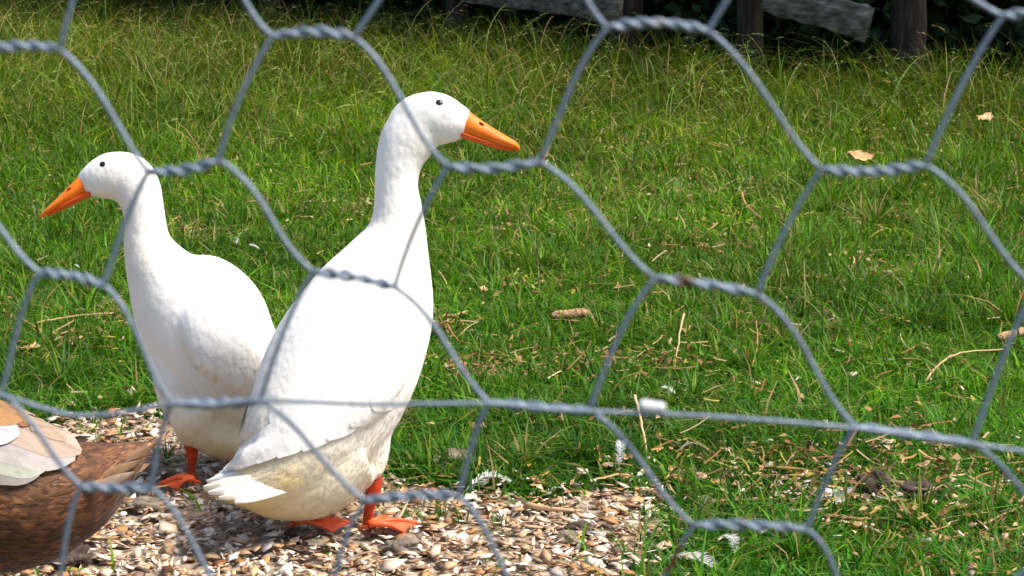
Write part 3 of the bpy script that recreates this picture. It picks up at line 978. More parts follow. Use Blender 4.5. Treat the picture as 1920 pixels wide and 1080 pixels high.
# ---- the white duck that looks to the left
DF = Gd(362, 914)
df = empty('white_duck', G(400, 914))
tag(df, 'white duck facing left behind the other one, orange bill pointing down to the left', 'duck', 'white ducks')
fst = [(610, 800, DF + .10, 6, 14), (570, 800, DF + .09, 30, 44), (515, 775, DF + .065, 70, 82), (465, 735, DF + .04, 104, 110), (425, 690, DF + .02, 116, 118), (388, 640, DF + .0, 115, 116), (352, 588, DF - .01, 104, 104), (318, 538, DF - .015, 82, 84),
       (292, 495, DF - .02, 60, 62), (276, 455, DF - .02, 45, 46), (272, 415, DF - .02, 39, 40), (266, 380, DF - .02, 40, 38), (256, 354, DF - .02, 46, 37), (240, 338, DF - .02, 44, 34), (222, 332, DF - .02, 36, 30)]
W1 = loft_px(fst, 90, 32)
W2 = loft_px([(283, 352, DF - .02, 16, 12), (270, 342, DF - .02, 34, 25), (243, 332, DF - .02, 45, 32), (213, 330, DF - .02, 46, 34), (188, 335, DF - .02, 40, 31), (168, 341, DF - .02, 30, 24), (154, 346, DF - .02, 20, 15), (146, 350, DF - .02, 9, 7)], 40, 28)
fbelly = loft_px([(300, 640, DF - .02, 24, 50), (340, 740, DF - .01, 44, 84), (390, 800, DF + .01, 46, 86), (450, 820, DF + .03, 44, 84), (520, 815, DF + .06, 36, 60)], 24, 20)
fthigh = loft_px([(365, 745, DF - .055, 36, 28), (358, 785, DF - .05, 40, 30), (354, 815, DF - .03, 24, 22), (355, 830, DF - .02, 14, 14)], 18, 16)
fwing = loft_px([(350, 565, DF - .068, 20, 10), (378, 602, DF - .092, 50, 22), (415, 645, DF - .098, 62, 26), (455, 690, DF - .08, 48, 24), (500, 735, DF - .05, 26, 18)], 28, 18)
fshoulder = loft_px([(345, 495, DF - .01, 18, 40), (395, 520, DF + .0, 42, 66), (440, 570, DF + .01, 52, 80), (470, 640, DF + .03, 50, 84)], 22, 18)
me2, co2, no2, bvh2 = fused_body('body', [q[:3] for q in (W1, W2, fbelly, fthigh, fwing, fshoulder)])
BL2 = [(P(250, 470, DF - .05), .05, CREAM, .35), (P(300, 750, DF - .06), .06, (0.82, 0.76, 0.60), .6), (P(400, 850, DF - .04), .07, (0.80, 0.66, 0.34), .8), (P(210, 372, DF - .03), .03, CREAM, .45), (P(345, 820, DF - .04), .03, CREAM, .5)]  # belly stain; cream breast and throat are shaded-side tone put into colour
set_col(me2, tint_blobs(co2, WHITE, BL2))
link('body', me2, M_PLUME, df)
o = link('body_feathers', plumage(co2, no2, bvh2, W1[3][::-1], -W1[4][::-1], szf, 8000, lambda p, n_: tint_blobs(np.array([p]), WHITE, BL2)[0], skip=lambda p: p[2] > P(0, 760, DF)[2] + rng.uniform(0, .06)).mesh('body_feathers', smooth=True), M_PLUME, df)
tag(o, kind='stuff')
head2 = nrm((P(330, 600, DF - .01) - P(600, 800, DF + .1)) * np.array([1, 1, 0]))
lat2 = np.cross(head2, [0, 0, 1])
mid2 = P(400, 660, DF + .0)
for mir in (None, (mid2, lat2)):
    wmb = MB()
    for r_, o_ in enumerate((0.0009,)):
        for q in range(7):
            f = q / 6.0
            a = np.array([330 + 110 * f + 16 * r_, 585 + 40 * f - 28 * r_]); b = np.array([372 + 110 * f + 16 * r_, 655 + 38 * f - 30 * r_])
            surf_feather(wmb, bvh2, [a, (a + b) / 2, b], 42, -.004, o_, WHITE * rng.uniform(.97, 1.03), mirror=mir, dfall=DF - .06)
    w = link('wing', wmb.mesh('wing', smooth=True), M_PLUME, df)
    for q, (a, b) in enumerate([((335, 610), (372, 700)), ((350, 618), (400, 716)), ((368, 628), (428, 722)), ((385, 640), (455, 722)), ((402, 650), (478, 730)), ((418, 660), (505, 745)), ((435, 670), (535, 765))]):
        fm = MB(); a = np.array(a, float); b = np.array(b, float)
        surf_feather(fm, bvh2, [a, (a + b) / 2 + np.array([-6, 6]), b], 42, -0.0040, 0.0032 + 0.0005 * q, WHITE * rng.uniform(.97, 1.02), mirror=mir, dfall=DF - .06)
        link('flight_feather', fm.mesh('flight_feather', smooth=True), M_PLUME, w)
for q in range(7):
    f = q / 6 - .5
    tp = P(630, 790 + 20 * abs(f), DF + .11) + lat2 * f * 0.10
    fm = free_feather(P(545, 800, DF + .08) + lat2 * f * 0.05, tp, 0.032, np.array([0, 0, 1.0]), droop=-0.05, col=WHITE)
    link('tail_feather', fm.mesh('tail_feather', smooth=True), M_PLUME, df)
db = DF - .02
ub2 = mesh_part('upper_bill', [bill_piece([(160, 326), (150, 328), (136, 343), (118, 361), (98, 381), (84, 394), (75, 404)], [(168, 357), (158, 362), (142, 372), (122, 383), (102, 394), (90, 401), (77, 407)], (db, db), (17, 18, 19, 19, 19, 17, 9))], M_BILL, df)
mesh_part('nostril', [ball(P(130, 354, db - 15 * db / FPX), (FWD, nrm(-RIGHT * .8 - UP * .6), nrm(-RIGHT * .6 + UP * .8)), (.0022, .0036, .0019))], M_NOSTRIL, ub2)
mesh_part('bill_nail', [ball(P(79, 404, db), (FWD, nrm(-RIGHT * .75 - UP * .66), nrm(-RIGHT * .66 + UP * .75)), (.006, .0038, .0030))], M_BILL, ub2)
mesh_part('lower_bill', [bill_piece([(172, 352), (158, 358), (138, 368), (116, 381), (92, 396)], [(172, 367), (158, 374), (138, 383), (116, 394), (90, 406)], (db, db), (15, 16, 16, 15, 8))], M_LOWBILL, df)
ep, en = on_skin(bvh2, 192, 307.5, -0.0022)
eye(ep, en, 7.6 * DF / FPX, df, -RIGHT)
ep2 = ep + FWD * 2 * (np.dot(P(192, 307, db) - ep, FWD))
eye(ep2, en - 2 * np.dot(en, FWD) * FWD, 7.6 * DF / FPX, df, -RIGHT)
leg([(350, 800, DF - .03, 15, 14), (355, 826, DF - .02, 14, 13), (360, 845, DF - .012, 12, 11), (359, 870, DF - .006, 8, 8), (359, 895, DF - .002, 9, 9), (361, 910, DF, 12, 11)],
    G(362, 906, .022), [G(318, 900, .018), G(296, 910, .018), G(330, 918, .016)], df, G(378, 910, .016))
DG = Gd(470, 900)
leg([(440, 800, DG - .02, 15, 14), (450, 835, DG - .01, 13, 12), (462, 870, DG, 8, 8), (466, 897, DG, 11, 10)],
    G(468, 900, .006), [G(425, 894, .004), G(402, 902, .004), G(430, 910, .004)], df, G(484, 900, .003))

# ---- the brown duck cut by the frame's left edge
DB = 2.36
br = empty('brown_duck', G(-60, 1262))
tag(br, 'brown duck with cream wing feathers, only its rump and upturned tail inside the picture', 'duck')
bst = [(292, 830, DB, 4, 8), (255, 850, DB, 24, 30), (205, 880, DB, 58, 64), (140, 912, DB, 98, 104), (60, 925, DB, 132, 136), (-40, 915, DB, 154, 150), (-150, 875, DB, 156, 152), (-250, 800, DB, 138, 138), (-320, 710, DB, 100, 100), (-358, 620, DB, 66, 66),
       (-372, 540, DB, 52, 52), (-378, 470, DB, 48, 46), (-392, 430, DB, 52, 44), (-415, 410, DB, 44, 38)]
X1 = loft_px(bst, 90, 32)
X2 = loft_px([(-358, 428, DB, 20, 16), (-375, 418, DB, 46, 33), (-405, 408, DB, 56, 40), (-440, 410, DB, 52, 38), (-470, 418, DB, 38, 28), (-490, 424, DB, 22, 16)], 34, 26)
X3 = loft_px([(170, 960, DB, 34, 60), (100, 985, DB, 60, 90), (0, 1005, DB, 70, 100), (-120, 985, DB, 74, 100)], 20, 20)
me3, co3, no3, bvh3 = fused_body('body', [q[:3] for q in (X1, X2, X3)])
BRN = np.array([0.085, 0.027, 0.008])
BL3 = [(P(270, 845, DB - .02), .045, (0.25, 0.12, 0.05), .9), (P(20, 830, DB - .08), .06, (0.30, 0.17, 0.08), .5), (P(150, 900, DB - .05), .05, (0.15, 0.058, 0.02), .6)]


def brown(p, n_=None):
    c = tint_blobs(np.array([p]), BRN, BL3)[0]
    return c * rng.choice([0.5, 0.8, 1.0, 1.3, 1.9], p=[.22, .25, .25, .18, .1])


set_col(me3, tint_blobs(co3, BRN * 0.8, BL3))
link('body', me3, M_BROWN, br)
szb = lambda t: 0.010 + 0.034 * np.clip((t - 0.12) / 0.5, 0, 1)
o = link('body_feathers', plumage(co3, no3, bvh3, X1[3][::-1], -X1[4][::-1], szb, 9000, brown, lift=0.0009, wl=0.2, own=0.3, skip=lambda p: p[2] > P(0, 470, DB)[2]).mesh('body_feathers', smooth=True), M_BROWN, br)
tag(o, kind='stuff')
BEIGE = np.array([0.36, 0.265, 0.20]); PALE = np.array([0.43, 0.38, 0.345])
lat3 = np.array([0, 1.0, 0]); mid3 = P(-40, 915, DB)
for mir in (None, (mid3, lat3)):
    wmb = MB()
    for r_ in range(3):
        for q in range(8):
            f = q / 7.0
            a = np.array([-330 + 60 * r_ + 40 * f, 760 + 110 * f]); b = a + np.array([95, 30 - 14 * f])
            surf_feather(wmb, bvh3, [a, (a + b) / 2, b], 44, .006 - .001 * r_, .010 - .001 * r_, np.array([0.34, 0.20, 0.10]) * rng.uniform(.7, 1.3), mirror=mir, dfall=DB)
    w = link('wing', wmb.mesh('wing', smooth=True), M_PLUME, br)
    spec = [((-130, 862), (-20, 886), (72, 893), 42, np.array([.34, .29, .25]), .003), ((-130, 830), (-10, 862), (84, 884), 52, np.array([.43, .42, .33]), .005), ((-130, 790), (0, 832), (140, 866), 74, PALE * .98, .007),
            ((-130, 752), (10, 800), (152, 857), 66, BEIGE * 1.1, .009), ((-120, 718), (20, 772), (120, 838), 38, np.array([.36, .25, .165]), .011), ((-120, 778), (-40, 803), (32, 826), 56, np.array([.50, .49, .50]), .012),
            ((-140, 736), (-40, 762), (42, 800), 60, np.array([.33, .17, .065]), .014), ((-120, 700), (-10, 740), (66, 793), 26, np.array([0.24, 0.10, 0.04]), .012)]
    for a, m_, b, wd, c, of in spec:
        fm = MB()
        of = .0015 + of * .45
        surf_feather(fm, bvh3, [np.array(a, float), np.array(m_, float), np.array(b, float)], wd, of, of + .0025, np.clip(c, 0, .85), nL=20, nW=11, mirror=mir, dfall=DB, shaft=.45)
        link('flight_feather', fm.mesh('flight_feather', smooth=True), M_PLUME, w)
for q, (bu, bv_, u, v, dd, cq) in enumerate([(190, 868, 292, 827, 0, (.34, .18, .085)), (185, 872, 288, 834, -.02, (.30, .165, .08)), (185, 866, 280, 832, .025, (.30, .16, .08)), (150, 895, 266, 862, -.035, (.26, .14, .065)), (140, 915, 252, 884, -.05, (.36, .245, .145)), (200, 895, 280, 868, .03, (.30, .15, .07))]):
    fm = free_feather(P(bu, bv_, DB + dd), P(u, v, DB + dd * 1.3), 0.013, np.array([-.35, -.55, .75]), droop=-0.04, col=np.array(cq))
    link('tail_feather', fm.mesh('tail_feather', smooth=True), M_BROWN, br)
mesh_part('upper_bill', [bill_piece([(-478, 392), (-500, 408), (-530, 430), (-560, 452), (-585, 468)], [(-470, 432), (-500, 446), (-530, 458), (-560, 468), (-584, 476)], (DB, DB), (22, 22, 23, 23, 10))], M_BILL, br)
mesh_part('lower_bill', [bill_piece([(-470, 428), (-500, 447), (-530, 460), (-565, 472)], [(-470, 440), (-500, 455), (-530, 467), (-565, 476)], (DB, DB), (18, 19, 18, 9))], M_LOWBILL, br)
ep, en = on_skin(bvh3, -428, 385, -0.002)
eye(ep, en, 0.0052, br, -RIGHT)
for (u, hv, dd) in ((-60, 1262, 0), (-130, 1240, .05)):
    dq = Gd(u, hv)
    leg([(u, 1040, DB + dd * .5, 18, 17), (u, 1085, (DB + dq) / 2, 16, 15), (u - 2, 1150, dq, 12, 11), (u, 1220, dq, 11, 10), (u, hv - 6, dq, 13, 12)], G(u, hv - 4, .006), [G(u - 70, hv - 18, .004), G(u - 108, hv, .004), G(u - 80, hv + 20, .004)], br, G(u + 18, hv, .003))

# ------------------------------------------------------------------ wire netting
DW = 0.43                                    # the net hangs upright this far in front of the camera


def W(u, v, out=0.0):
    """pixel -> point on the upright plane of the net"""
    w = FWD + (u - 960) / FPX * RIGHT - (v - 540) / FPX * UP
    t = (DW + out) / w[1]
    return CAM + t * w


def Wn(x, z, out=0.0):
    return np.array([x, DW + out, z])


TW = {  # row, column: left end, right end, height of the middle in the photograph
    (0, 0): ((-66, 106), (112, 92), -12), (0, 1): ((512, 68), (663, 70), -9), (0, 2): ((1138, 52), (1328, 58), -12), (0, 3): ((1880, 30), (2062, 22), -4),
    (1, 0): ((278, 322), (410, 300), 8), (1, 1): ((840, 312), (1012, 303), 8), (1, 2): ((1540, 318), (1735, 310), 8), (1, -1): ((-240, 345), (-68, 362), 4),
    (2, 0): ((75, 512), (195, 535), -6), (2, 1): ((588, 510), (740, 538), -5), (2, 2): ((1228, 522), (1420, 552), -4), (2, 3): ((1945, 540), (2120, 560), 0),
    (3, -1): ((-170, 735), (2, 742), 3), (3, 0): ((322, 755), (488, 750), 5), (3, 1): ((918, 755), (1105, 770), 2), (3, 2): ((1605, 800), (1822, 832), 0),
    (4, 0): ((152, 912), (282, 915), 2), (4, 1): ((685, 938), (858, 930), -5), (4, 2): ((1300, 985), (1512, 992), -4), (4, 3): ((2010, 1015), (2200, 1030), 0),
    (5, -1): ((-90, 1112), (108, 1110), 0), (5, 0): ((432, 1130), (612, 1132), 0), (5, 1): ((985, 1130), (1222, 1128), 0), (5, 2): ((1600, 1140), (1835, 1150), 0)}
nodes = {}
A_, Bx, Bz = [], [], []
for (r, c), (l, rr, mdy) in TW.items():
    pl, pr = W(*l), W(*rr)
    nodes[(r, c)] = [pl, pr, mdy]
    cxn, czn = (pl[0] + pr[0]) / 2, (pl[2] + pr[2]) / 2
    A_.append([1, r, c + (0.5 if r % 2 else 0)]); Bx.append(cxn); Bz.append(czn)
cfx = np.linalg.lstsq(np.array(A_), np.array(Bx), rcond=None)[0]
cfz = np.linalg.lstsq(np.array(A_), np.array(Bz), rcond=None)[0]
TWL = np.mean([n_[1][0] - n_[0][0] for n_ in nodes.values()])
for r in range(-24, 36):
    for c in range(-16, 17):
        if (r, c) in nodes: continue
        q = np.array([1, r, c + (0.5 if r % 2 else 0)])
        x0 = q @ cfx + rng.normal(0, .001); z0 = q @ cfz + rng.normal(0, .001)
        if abs(x0) > 0.85 or z0 < 0.01 or z0 > 1.35: continue
        nodes[(r, c)] = [Wn(x0 - TWL / 2, z0), Wn(x0 + TWL / 2, z0), 0]
net = empty('wire_netting', (0, DW, 0))
tag(net, 'galvanised hexagonal wire netting with twisted joints, hanging in front of the ducks', 'wire netting')
ZN = np.array([0.25, 0.295, 0.35])
RUST = np.array([0.17, 0.055, 0.018])
RUST_AT = [(W(1285, 528), .0016), (W(1290, 772), .0012), (W(1285, 985), .0010), (W(1270, 1050), .0035), (W(1930, 905), .0009)]
PALE_AT = [(W(1237, 43), .0009)]
WR = 0.00060


def wirecol(V):
    c = np.tile(ZN, (len(V), 1))
    for p, r in RUST_AT:
        f = np.clip(1.6 * np.exp(-((V - p) ** 2).sum(1) / r ** 2), 0, 1)[:, None]; c = c * (1 - f) + RUST * f
    for p, r in PALE_AT:
        f = np.clip(1.4 * np.exp(-((V - p) ** 2).sum(1) / r ** 2), 0, 1)[:, None]; c = c * (1 - f) + np.array([.62, .52, .45]) * f
    return c


def seen(p):
    w = p - CAM; d = np.dot(w, FWD)
    u = 960 + FPX * w[0] / d; v = 540 - FPX * np.dot(w, UP) / d
    return -60 < u < 1980 and -60 < v < 1140


rest = MB()
for key, (pl, pr, mdy) in nodes.items():
    vis = seen(pl) or seen(pr)
    n = 46 if vis else 12
    t = np.linspace(0, 1, n)
    L_ = np.linalg.norm(pr - pl)
    cen = pl[None] * (1 - t)[:, None] + pr[None] * t[:, None]
    cen[:, 2] += -mdy * DW / FPX * np.sin(np.pi * t)
    turns = rng.uniform(1.9, 3.0); ph = rng.uniform(0, 6.28)
    tgt = MB() if vis else rest
    for sgn in (0, math.pi):
        a = ph + sgn + turns * 2 * math.pi * t
        rr = WR * (1.0 + .25 * np.sin(t * rng.uniform(5, 11) + ph)) * np.clip(np.minimum(t, 1 - t) * 9, 0.15, 1)
        pts = cen + np.stack([0 * t, np.cos(a) * rr, np.sin(a) * rr], -1)
        V, Q, T = tube(pts, WR, 8 if vis else 5)
        tgt.add(V, Q, T, wirecol(V) if vis else ZN)
    if vis: link('twisted_joint', tgt.mesh('twisted_joint', smooth=True), M_WIRE, net)
for (r, c), (pl, pr, _) in list(nodes.items()):
    # strands leave the right end down to the right and the left end down to the left
    if r % 2 == 0: right_n, left_n = (r + 1, c), (r + 1, c - 1)
    else: right_n, left_n = (r + 1, c + 1), (r + 1, c)
    for key, a, sg in ((right_n, pr, 1), (left_n, pl, -1)):
        if key not in nodes: continue
        b = nodes[key][0] if sg > 0 else nodes[key][1]
        ch = b - a; L_ = np.linalg.norm(ch)
        if L_ > 0.075: continue
        vis = seen(a) or seen(b)
        n = 22 if vis else 7
        t = np.linspace(0, 1, n)[:, None]
        dirx = np.array([sg, 0, 0.0])
        if sg > 0: m0 = ch * 0.75 + dirx * L_ * 0.42; m1 = ch * 0.85 + dirx * L_ * 0.22
        else: m0 = ch * 0.85 + dirx * L_ * 0.20; m1 = ch * 0.80 + np.array([0, 0, -1]) * L_ * 0.18
        m0 = m0 + rng.normal(0, .0015, 3); m1 = m1 + rng.normal(0, .0015, 3)
        pts = (2 * t ** 3 - 3 * t ** 2 + 1) * a + (t ** 3 - 2 * t ** 2 + t) * m0 + (-2 * t ** 3 + 3 * t ** 2) * b + (t ** 3 - t ** 2) * m1
        V, Q, T = tube(pts, WR * .92, 10 if vis else 5)
        if vis:
            smb = MB(); smb.add(V, Q, T, wirecol(V))
            link('wire_strand', smb.mesh('wire_strand', smooth=True), M_WIRE, net)
        else:
            rest.add(V, Q, T, ZN)
tag(link('outer_mesh', rest.mesh('outer_mesh', smooth=True), M_WIRE, net), kind='stuff')
tw_px = [(-2400, 690), (-900, 700), (-250, 725), (-110, 720), (2, 741), (70, 762), (140, 779), (230, 774), (322, 757), (405, 759), (488, 751), (700, 758), (918, 757), (1010, 766), (1105, 771), (1350, 782), (1605, 803), (1715, 818), (1822, 832), (1920, 846), (2200, 880), (3000, 900), (4300, 910)]
pts = np.array([W(u, v, -0.0012) for u, v in catmull(tw_px, 200)])
V, Q, T = tube(pts, WR * .8, 10)
smb = MB(); smb.add(V, Q, T, wirecol(V))
link('tension_wire', smb.mesh('tension_wire', smooth=True), M_WIRE, net)
# white sleeve on the tension wire
a, b = W(1196, 759, -.0012), W(1249, 766, -.0012)
t = np.linspace(0, 1, 14)[:, None]
prof = np.array([.2, .85, 1, 1.02, .98, 1.04, 1, .96, 1, 1.03, 1, .98, .8, .2]) * 0.00128
sl = MB(); sl.add(*tube(a * (1 - t) + b * t, prof, 12))
o = link('wire_sleeve', sl.mesh('wire_sleeve', smooth=True, col=False), M_WHITEBIT)
tag(o, 'small white sleeve stuck on the straight tension wire of the netting', 'sleeve')

# ------------------------------------------------------------------ wooden fence and shrubs behind the meadow
def board(p0, p1, h, th, name, mat, parent, seed=0):
    """a weathered board from p0 to p1 (bottom edge), height h, with uneven edges"""
    r = np.random.default_rng(seed)
    n = 14
    p0 = np.asarray(p0); p1 = np.asarray(p1)
    ax = nrm(p1 - p0); s = nrm(np.cross(ax, [0, 0, 1])); up = np.cross(s, ax)
    V = []
    for i in range(n):
        t = i / (n - 1)
        c = p0 * (1 - t) + p1 * t
        lo = r.normal(0, .003); hi = h + r.normal(0, .004); th2 = th / 2 * (1 + r.normal(0, .06))
        for (a, b) in ((-1, lo + .004), (-.8, lo), (.8, lo), (1, lo + .004), (1, hi - .004), (.8, hi), (-.8, hi), (-1, hi - .004)):
            V.append(c + s * a * th2 + up * b)
    V = np.vstack([V, V[0:8] and np.mean(V[:8], 0), np.mean(V[-8:], 0)])
    Q, T = ring_faces(n, 8)
    mb = MB(); mb.add(V, Q, T)
    return link(name, mb.mesh(name, col=False), mat, parent)


POST_PX = [(-620, 11.6), (130, 10.0), (522, 9.2), (862, 8.45), (1165, 7.95), (1402, 7.6), (1690, 7.4), (1990, 7.2), (2500, 6.9)]
posts = [np.array([(u - 960) / FPX * yy * 1.02, yy, terrain((u - 960) / FPX * yy, yy) - .05]) for u, yy in POST_PX]
fence = empty('wooden_fence', (posts[4][0], posts[4][1], 0))
tag(fence, 'weathered grey post and rail fence with sagging boards at the edge of the meadow', 'fence')
for i, p in enumerate(posts):
    r = np.random.default_rng(60 + i)
    rad = 0.05 + r.uniform(-.004, .012)
    zs = np.linspace(0, 1.25, 14)
    pts = np.stack([p[0] + r.normal(0, .004, 14) + zs * r.normal(0, .02), p[1] + r.normal(0, .004, 14), p[2] + zs], -1)
    mesh_part('post', [tube(pts, rad * (1 + r.normal(0, .05, 14)), 11)], M_POST, fence)
for i in range(len(posts) - 1):
    a, b = posts[i].copy(), posts[i + 1].copy()
    fr = np.array([0, -0.075, 0])
    for lev, z0 in enumerate((0.13, 0.52, 0.95)):
        za, zb = z0 + rng.normal(0, .012) + .05, z0 + rng.normal(0, .012) + .05
        if lev == 0 and i == 3: za, zb = 0.285, 0.235
        if lev == 0 and i == 2: za, zb = 0.385, 0.315
        if lev == 0 and i < 2: za, zb = 0.42, 0.40
        if lev == 0 and i == 4: continue
        if lev == 0 and i == 5: za, zb = 0.345, 0.245
        if lev == 0 and i == 6: continue
        if lev == 0 and i == 5: b = a + (b - a) * .74
        board(a + fr + [0.02, 0, za], b + fr + [-.02, 0, zb], 0.115 + rng.uniform(-.01, .015), 0.032, 'rail', M_WOOD if not (i == 6 and lev == 0) else M_POST, fence, 300 + i * 3 + lev)

SHRUB_LABELS = ['dark evergreen shrub behind the leftmost posts of the wooden fence', 'dense dark shrub behind the second gap of the wooden fence', 'dark leafy shrub behind the lichened grey rail', 'dark shrub behind the post beside the sloping rail', 'dark glossy shrub behind the low end of the sloping rail', 'dark leafy shrub where the fence comes nearest the meadow']
for i, (u, yy, s) in enumerate([(-350, 12.0, 1.2), (330, 10.7, 1.1), (820, 9.6, 1.05), (1230, 8.9, 1.1), (1620, 8.5, 1.05), (2080, 8.2, 1.15)]):
    cxs = (u - 960) / FPX * yy
    sh = empty('shrub', (cxs, yy, 0))
    tag(sh, SHRUB_LABELS[i], 'shrub', 'shrubs behind the wooden fence')
    st = MB()
    for q in range(7):
        a = rng.uniform(0, 6.28); t = np.linspace(0, 1, 7)
        pts = np.stack([cxs + np.cos(a) * t * .55 * s + rng.normal(0, .02, 7), yy + np.sin(a) * t * .35 * s + rng.normal(0, .02, 7), t * 1.7 * s - .05], -1)
        st.add(*tube(pts, 0.032 * (1 - .75 * t), 7))
    link('stem', st.mesh('stem', smooth=True, col=False), M_BARK, sh)
    n = 22000
    # leaves in clumps through the volume
    nc = 170
    cl = rng.normal(0, 1, (nc, 3)); cl /= np.linalg.norm(cl, axis=1)[:, None]
    cl *= (rng.uniform(0.25, 1, nc) ** 0.5)[:, None] * np.array([.95, .72, 1.15]) * s
    cl[:, 2] += 1.08 * s
    ci = rng.integers(0, nc, n)
    c = cl[ci] + rng.normal(0, .13, (n, 3))
    lowm = rng.uniform(0, 1, n) < .45                 # skirts of leaves down to the ground
    c[lowm] = np.stack([rng.uniform(-1.15, 1.15, lowm.sum()) * s, rng.uniform(-.7, .9, lowm.sum()) * s, rng.uniform(0, .8, lowm.sum())], -1)
    c[:, 2] = np.abs(c[:, 2]) + .02
    c = c + [cxs, yy, 0]
    lim = np.interp(c[:, 0], [p[0] for p in posts], [p[1] for p in posts]) + .12
    c[:, 1] = np.maximum(c[:, 1], lim + rng.uniform(0, .1, n))
    L_ = rng.uniform(.05, .095, n); az = rng.uniform(0, 6.28, n); el = rng.normal(-.25, .5, n)
    dx = np.stack([np.cos(az) * np.cos(el), np.sin(az) * np.cos(el), np.sin(el)], -1)
    sd = np.cross(dx, rng.normal(0, 1, (n, 3))); sd /= np.linalg.norm(sd, axis=1)[:, None]
    V = np.stack([c, c + dx * (L_ * .5)[:, None] + sd * (L_ * .30)[:, None], c + dx * L_[:, None], c + dx * (L_ * .5)[:, None] - sd * (L_ * .24)[:, None]], 1).reshape(-1, 3)
    Q = np.arange(n)[:, None] * 4 + np.array([[0, 1, 2, 3]])
    col = np.array([0.018, 0.042, 0.014]) * rng.uniform(.6, 1.5, (n, 1)) * np.array([1, 1, 1])
    fo = link('foliage', mesh_from('foliage', V, Q, np.repeat(col, 4, 0)), M_HEDGE, sh)
    tag(fo, kind='stuff')

# ------------------------------------------------------------------ things lying about
def loose_feather(base, tip, width, label, group=None, col=(.8, .79, .77), fluffy=0.5, lift=0.010, name='loose_feather'):
    base = np.asarray(base); tip = np.asarray(tip)
    ax = tip - base; L_ = np.linalg.norm(ax); ax /= L_
    s = nrm(np.cross(ax, [0, 0, 1]))
    mb = MB()
    t = np.linspace(0, 1, 14)
    bow = rng.normal(0, .08)
    cen = base + np.outer(t, ax) * L_ + np.outer(np.sin(np.pi * t), s) * bow * L_ + np.outer(np.sin(np.pi * t) * lift + .002, [0, 0, 1])
    mb.add(*tube(cen, L_ * 0.010 * (1.1 - t), 5), col=np.array(col) * .95)
    nb = 70
    for sd in (-1, 1):
        for i in range(nb):
            f = 0.10 + 0.9 * i / nb
            if rng.uniform() < 0.10: continue
            k = f * 13; k0 = min(int(k), 12); fr = k - k0
            p = cen[k0] * (1 - fr) + cen[k0 + 1] * fr
            wl_ = width * 0.5 * math.sin(math.pi * min(1, f * .92 + .06)) ** .6 * rng.uniform(.8, 1.1)
            d = nrm(s * sd + ax * rng.uniform(.4, .9) + rng.normal(0, .22 * fluffy, 3) + np.array([0, 0, .25]))
            e = p + d * wl_; m_ = p + d * wl_ * .55 + np.array([0, 0, .001])
            hw = ax * L_ / nb * .75
            mb.add([p - hw, p + hw, m_ + hw * 1.1, m_ - hw * 1.1, e + ax * wl_ * .15], [[0, 1, 2, 3]], [[3, 2, 4]], np.array(col) * rng.uniform(.93, 1.04))
    o = link(name, mb.mesh(name, origin=base), M_FEATHER, None, loc=base)
    return tag(o, label, 'feather', group)


loose_feather(G(868, 928, .012), G(958, 908, .014), .036, 'large fluffy white feather at the edge of the shell bed', fluffy=.9, lift=.016)
loose_feather(G(1160, 880, .012), G(1165, 832, .045), .022, 'upright white down feather caught in lawn grass near the slanting straw', fluffy=1.2)
loose_feather(G(1238, 1052, .012), G(1345, 1072, .014), .040, 'grey-white vaned feather lying in the grass at the tip of the shell bed', col=(.62, .60, .55), fluffy=.3)
loose_feather(G(1355, 1010, .016), G(1378, 1040, .018), .022, 'small pinkish white feather tuft below the netting beside scattered wood chips', col=(.76, .70, .68), fluffy=1.2)
loose_feather(G(1632, 930, .012), G(1690, 938, .03), .014, 'curved white feather beside the dark brown clod', fluffy=.3, lift=-.006)
loose_feather(G(640 + 690, 848, .010), G(1275, 848, .02), .014, 'thin grey feather lying in the lawn beyond the wood chips', col=(.28, .25, .22), fluffy=.3)
loose_feather(G(1510, 868, .012), G(1520, 832, .05), .014, 'dark curved feather standing in the lawn above the wood chips', col=(.08, .065, .06), fluffy=.4)
for i, (u, v) in enumerate([(443, 460), (488, 470), (152, 506), (1148, 690), (1550, 606), (1660, 680), (1433, 832), (1070, 533), (575, 382), (1485, 965), (1425, 1005), (1268, 742), (868, 660)]):
    b = G(u, v, .022); a = rng.uniform(0, 6.28); L_ = rng.uniform(.012, .024)
    loose_feather(b, b + np.array([math.cos(a) * L_, math.sin(a) * L_, rng.uniform(.003, .012)]), L_ * .75, 'tiny white down feather caught in the lawn grass', 'tiny white feathers in the lawn', fluffy=1.2, lift=.002, name='down_feather')


def clod(pos, r, label, mat, seed, squash=.7, group=None):
    rr = np.random.default_rng(seed)
    V, Q, T = ball((0, 0, 0), (np.array([0, 0, 1.0]), np.array([1.0, 0, 0]), np.array([0, 1.0, 0])), (1, 1, 1), 22, 14)
    f = np.ones(len(V))
    for k in range(26):
        d = nrm(rr.normal(0, 1, 3)); f += rr.normal(0, .10) * np.cos(np.clip(V @ d, -1, 1) * rr.uniform(3, 9) + rr.uniform(0, 6))
    f = np.clip(f, .6, 1.35)
    V = V * f[:, None] * r * np.array([1.15, 1, squash])
    mb = MB(); mb.add(V, Q, T)
    o = link('dirt_clod', mb.mesh('dirt_clod', col=False), mat, loc=pos)
    return tag(o, label, 'dirt clod', group)


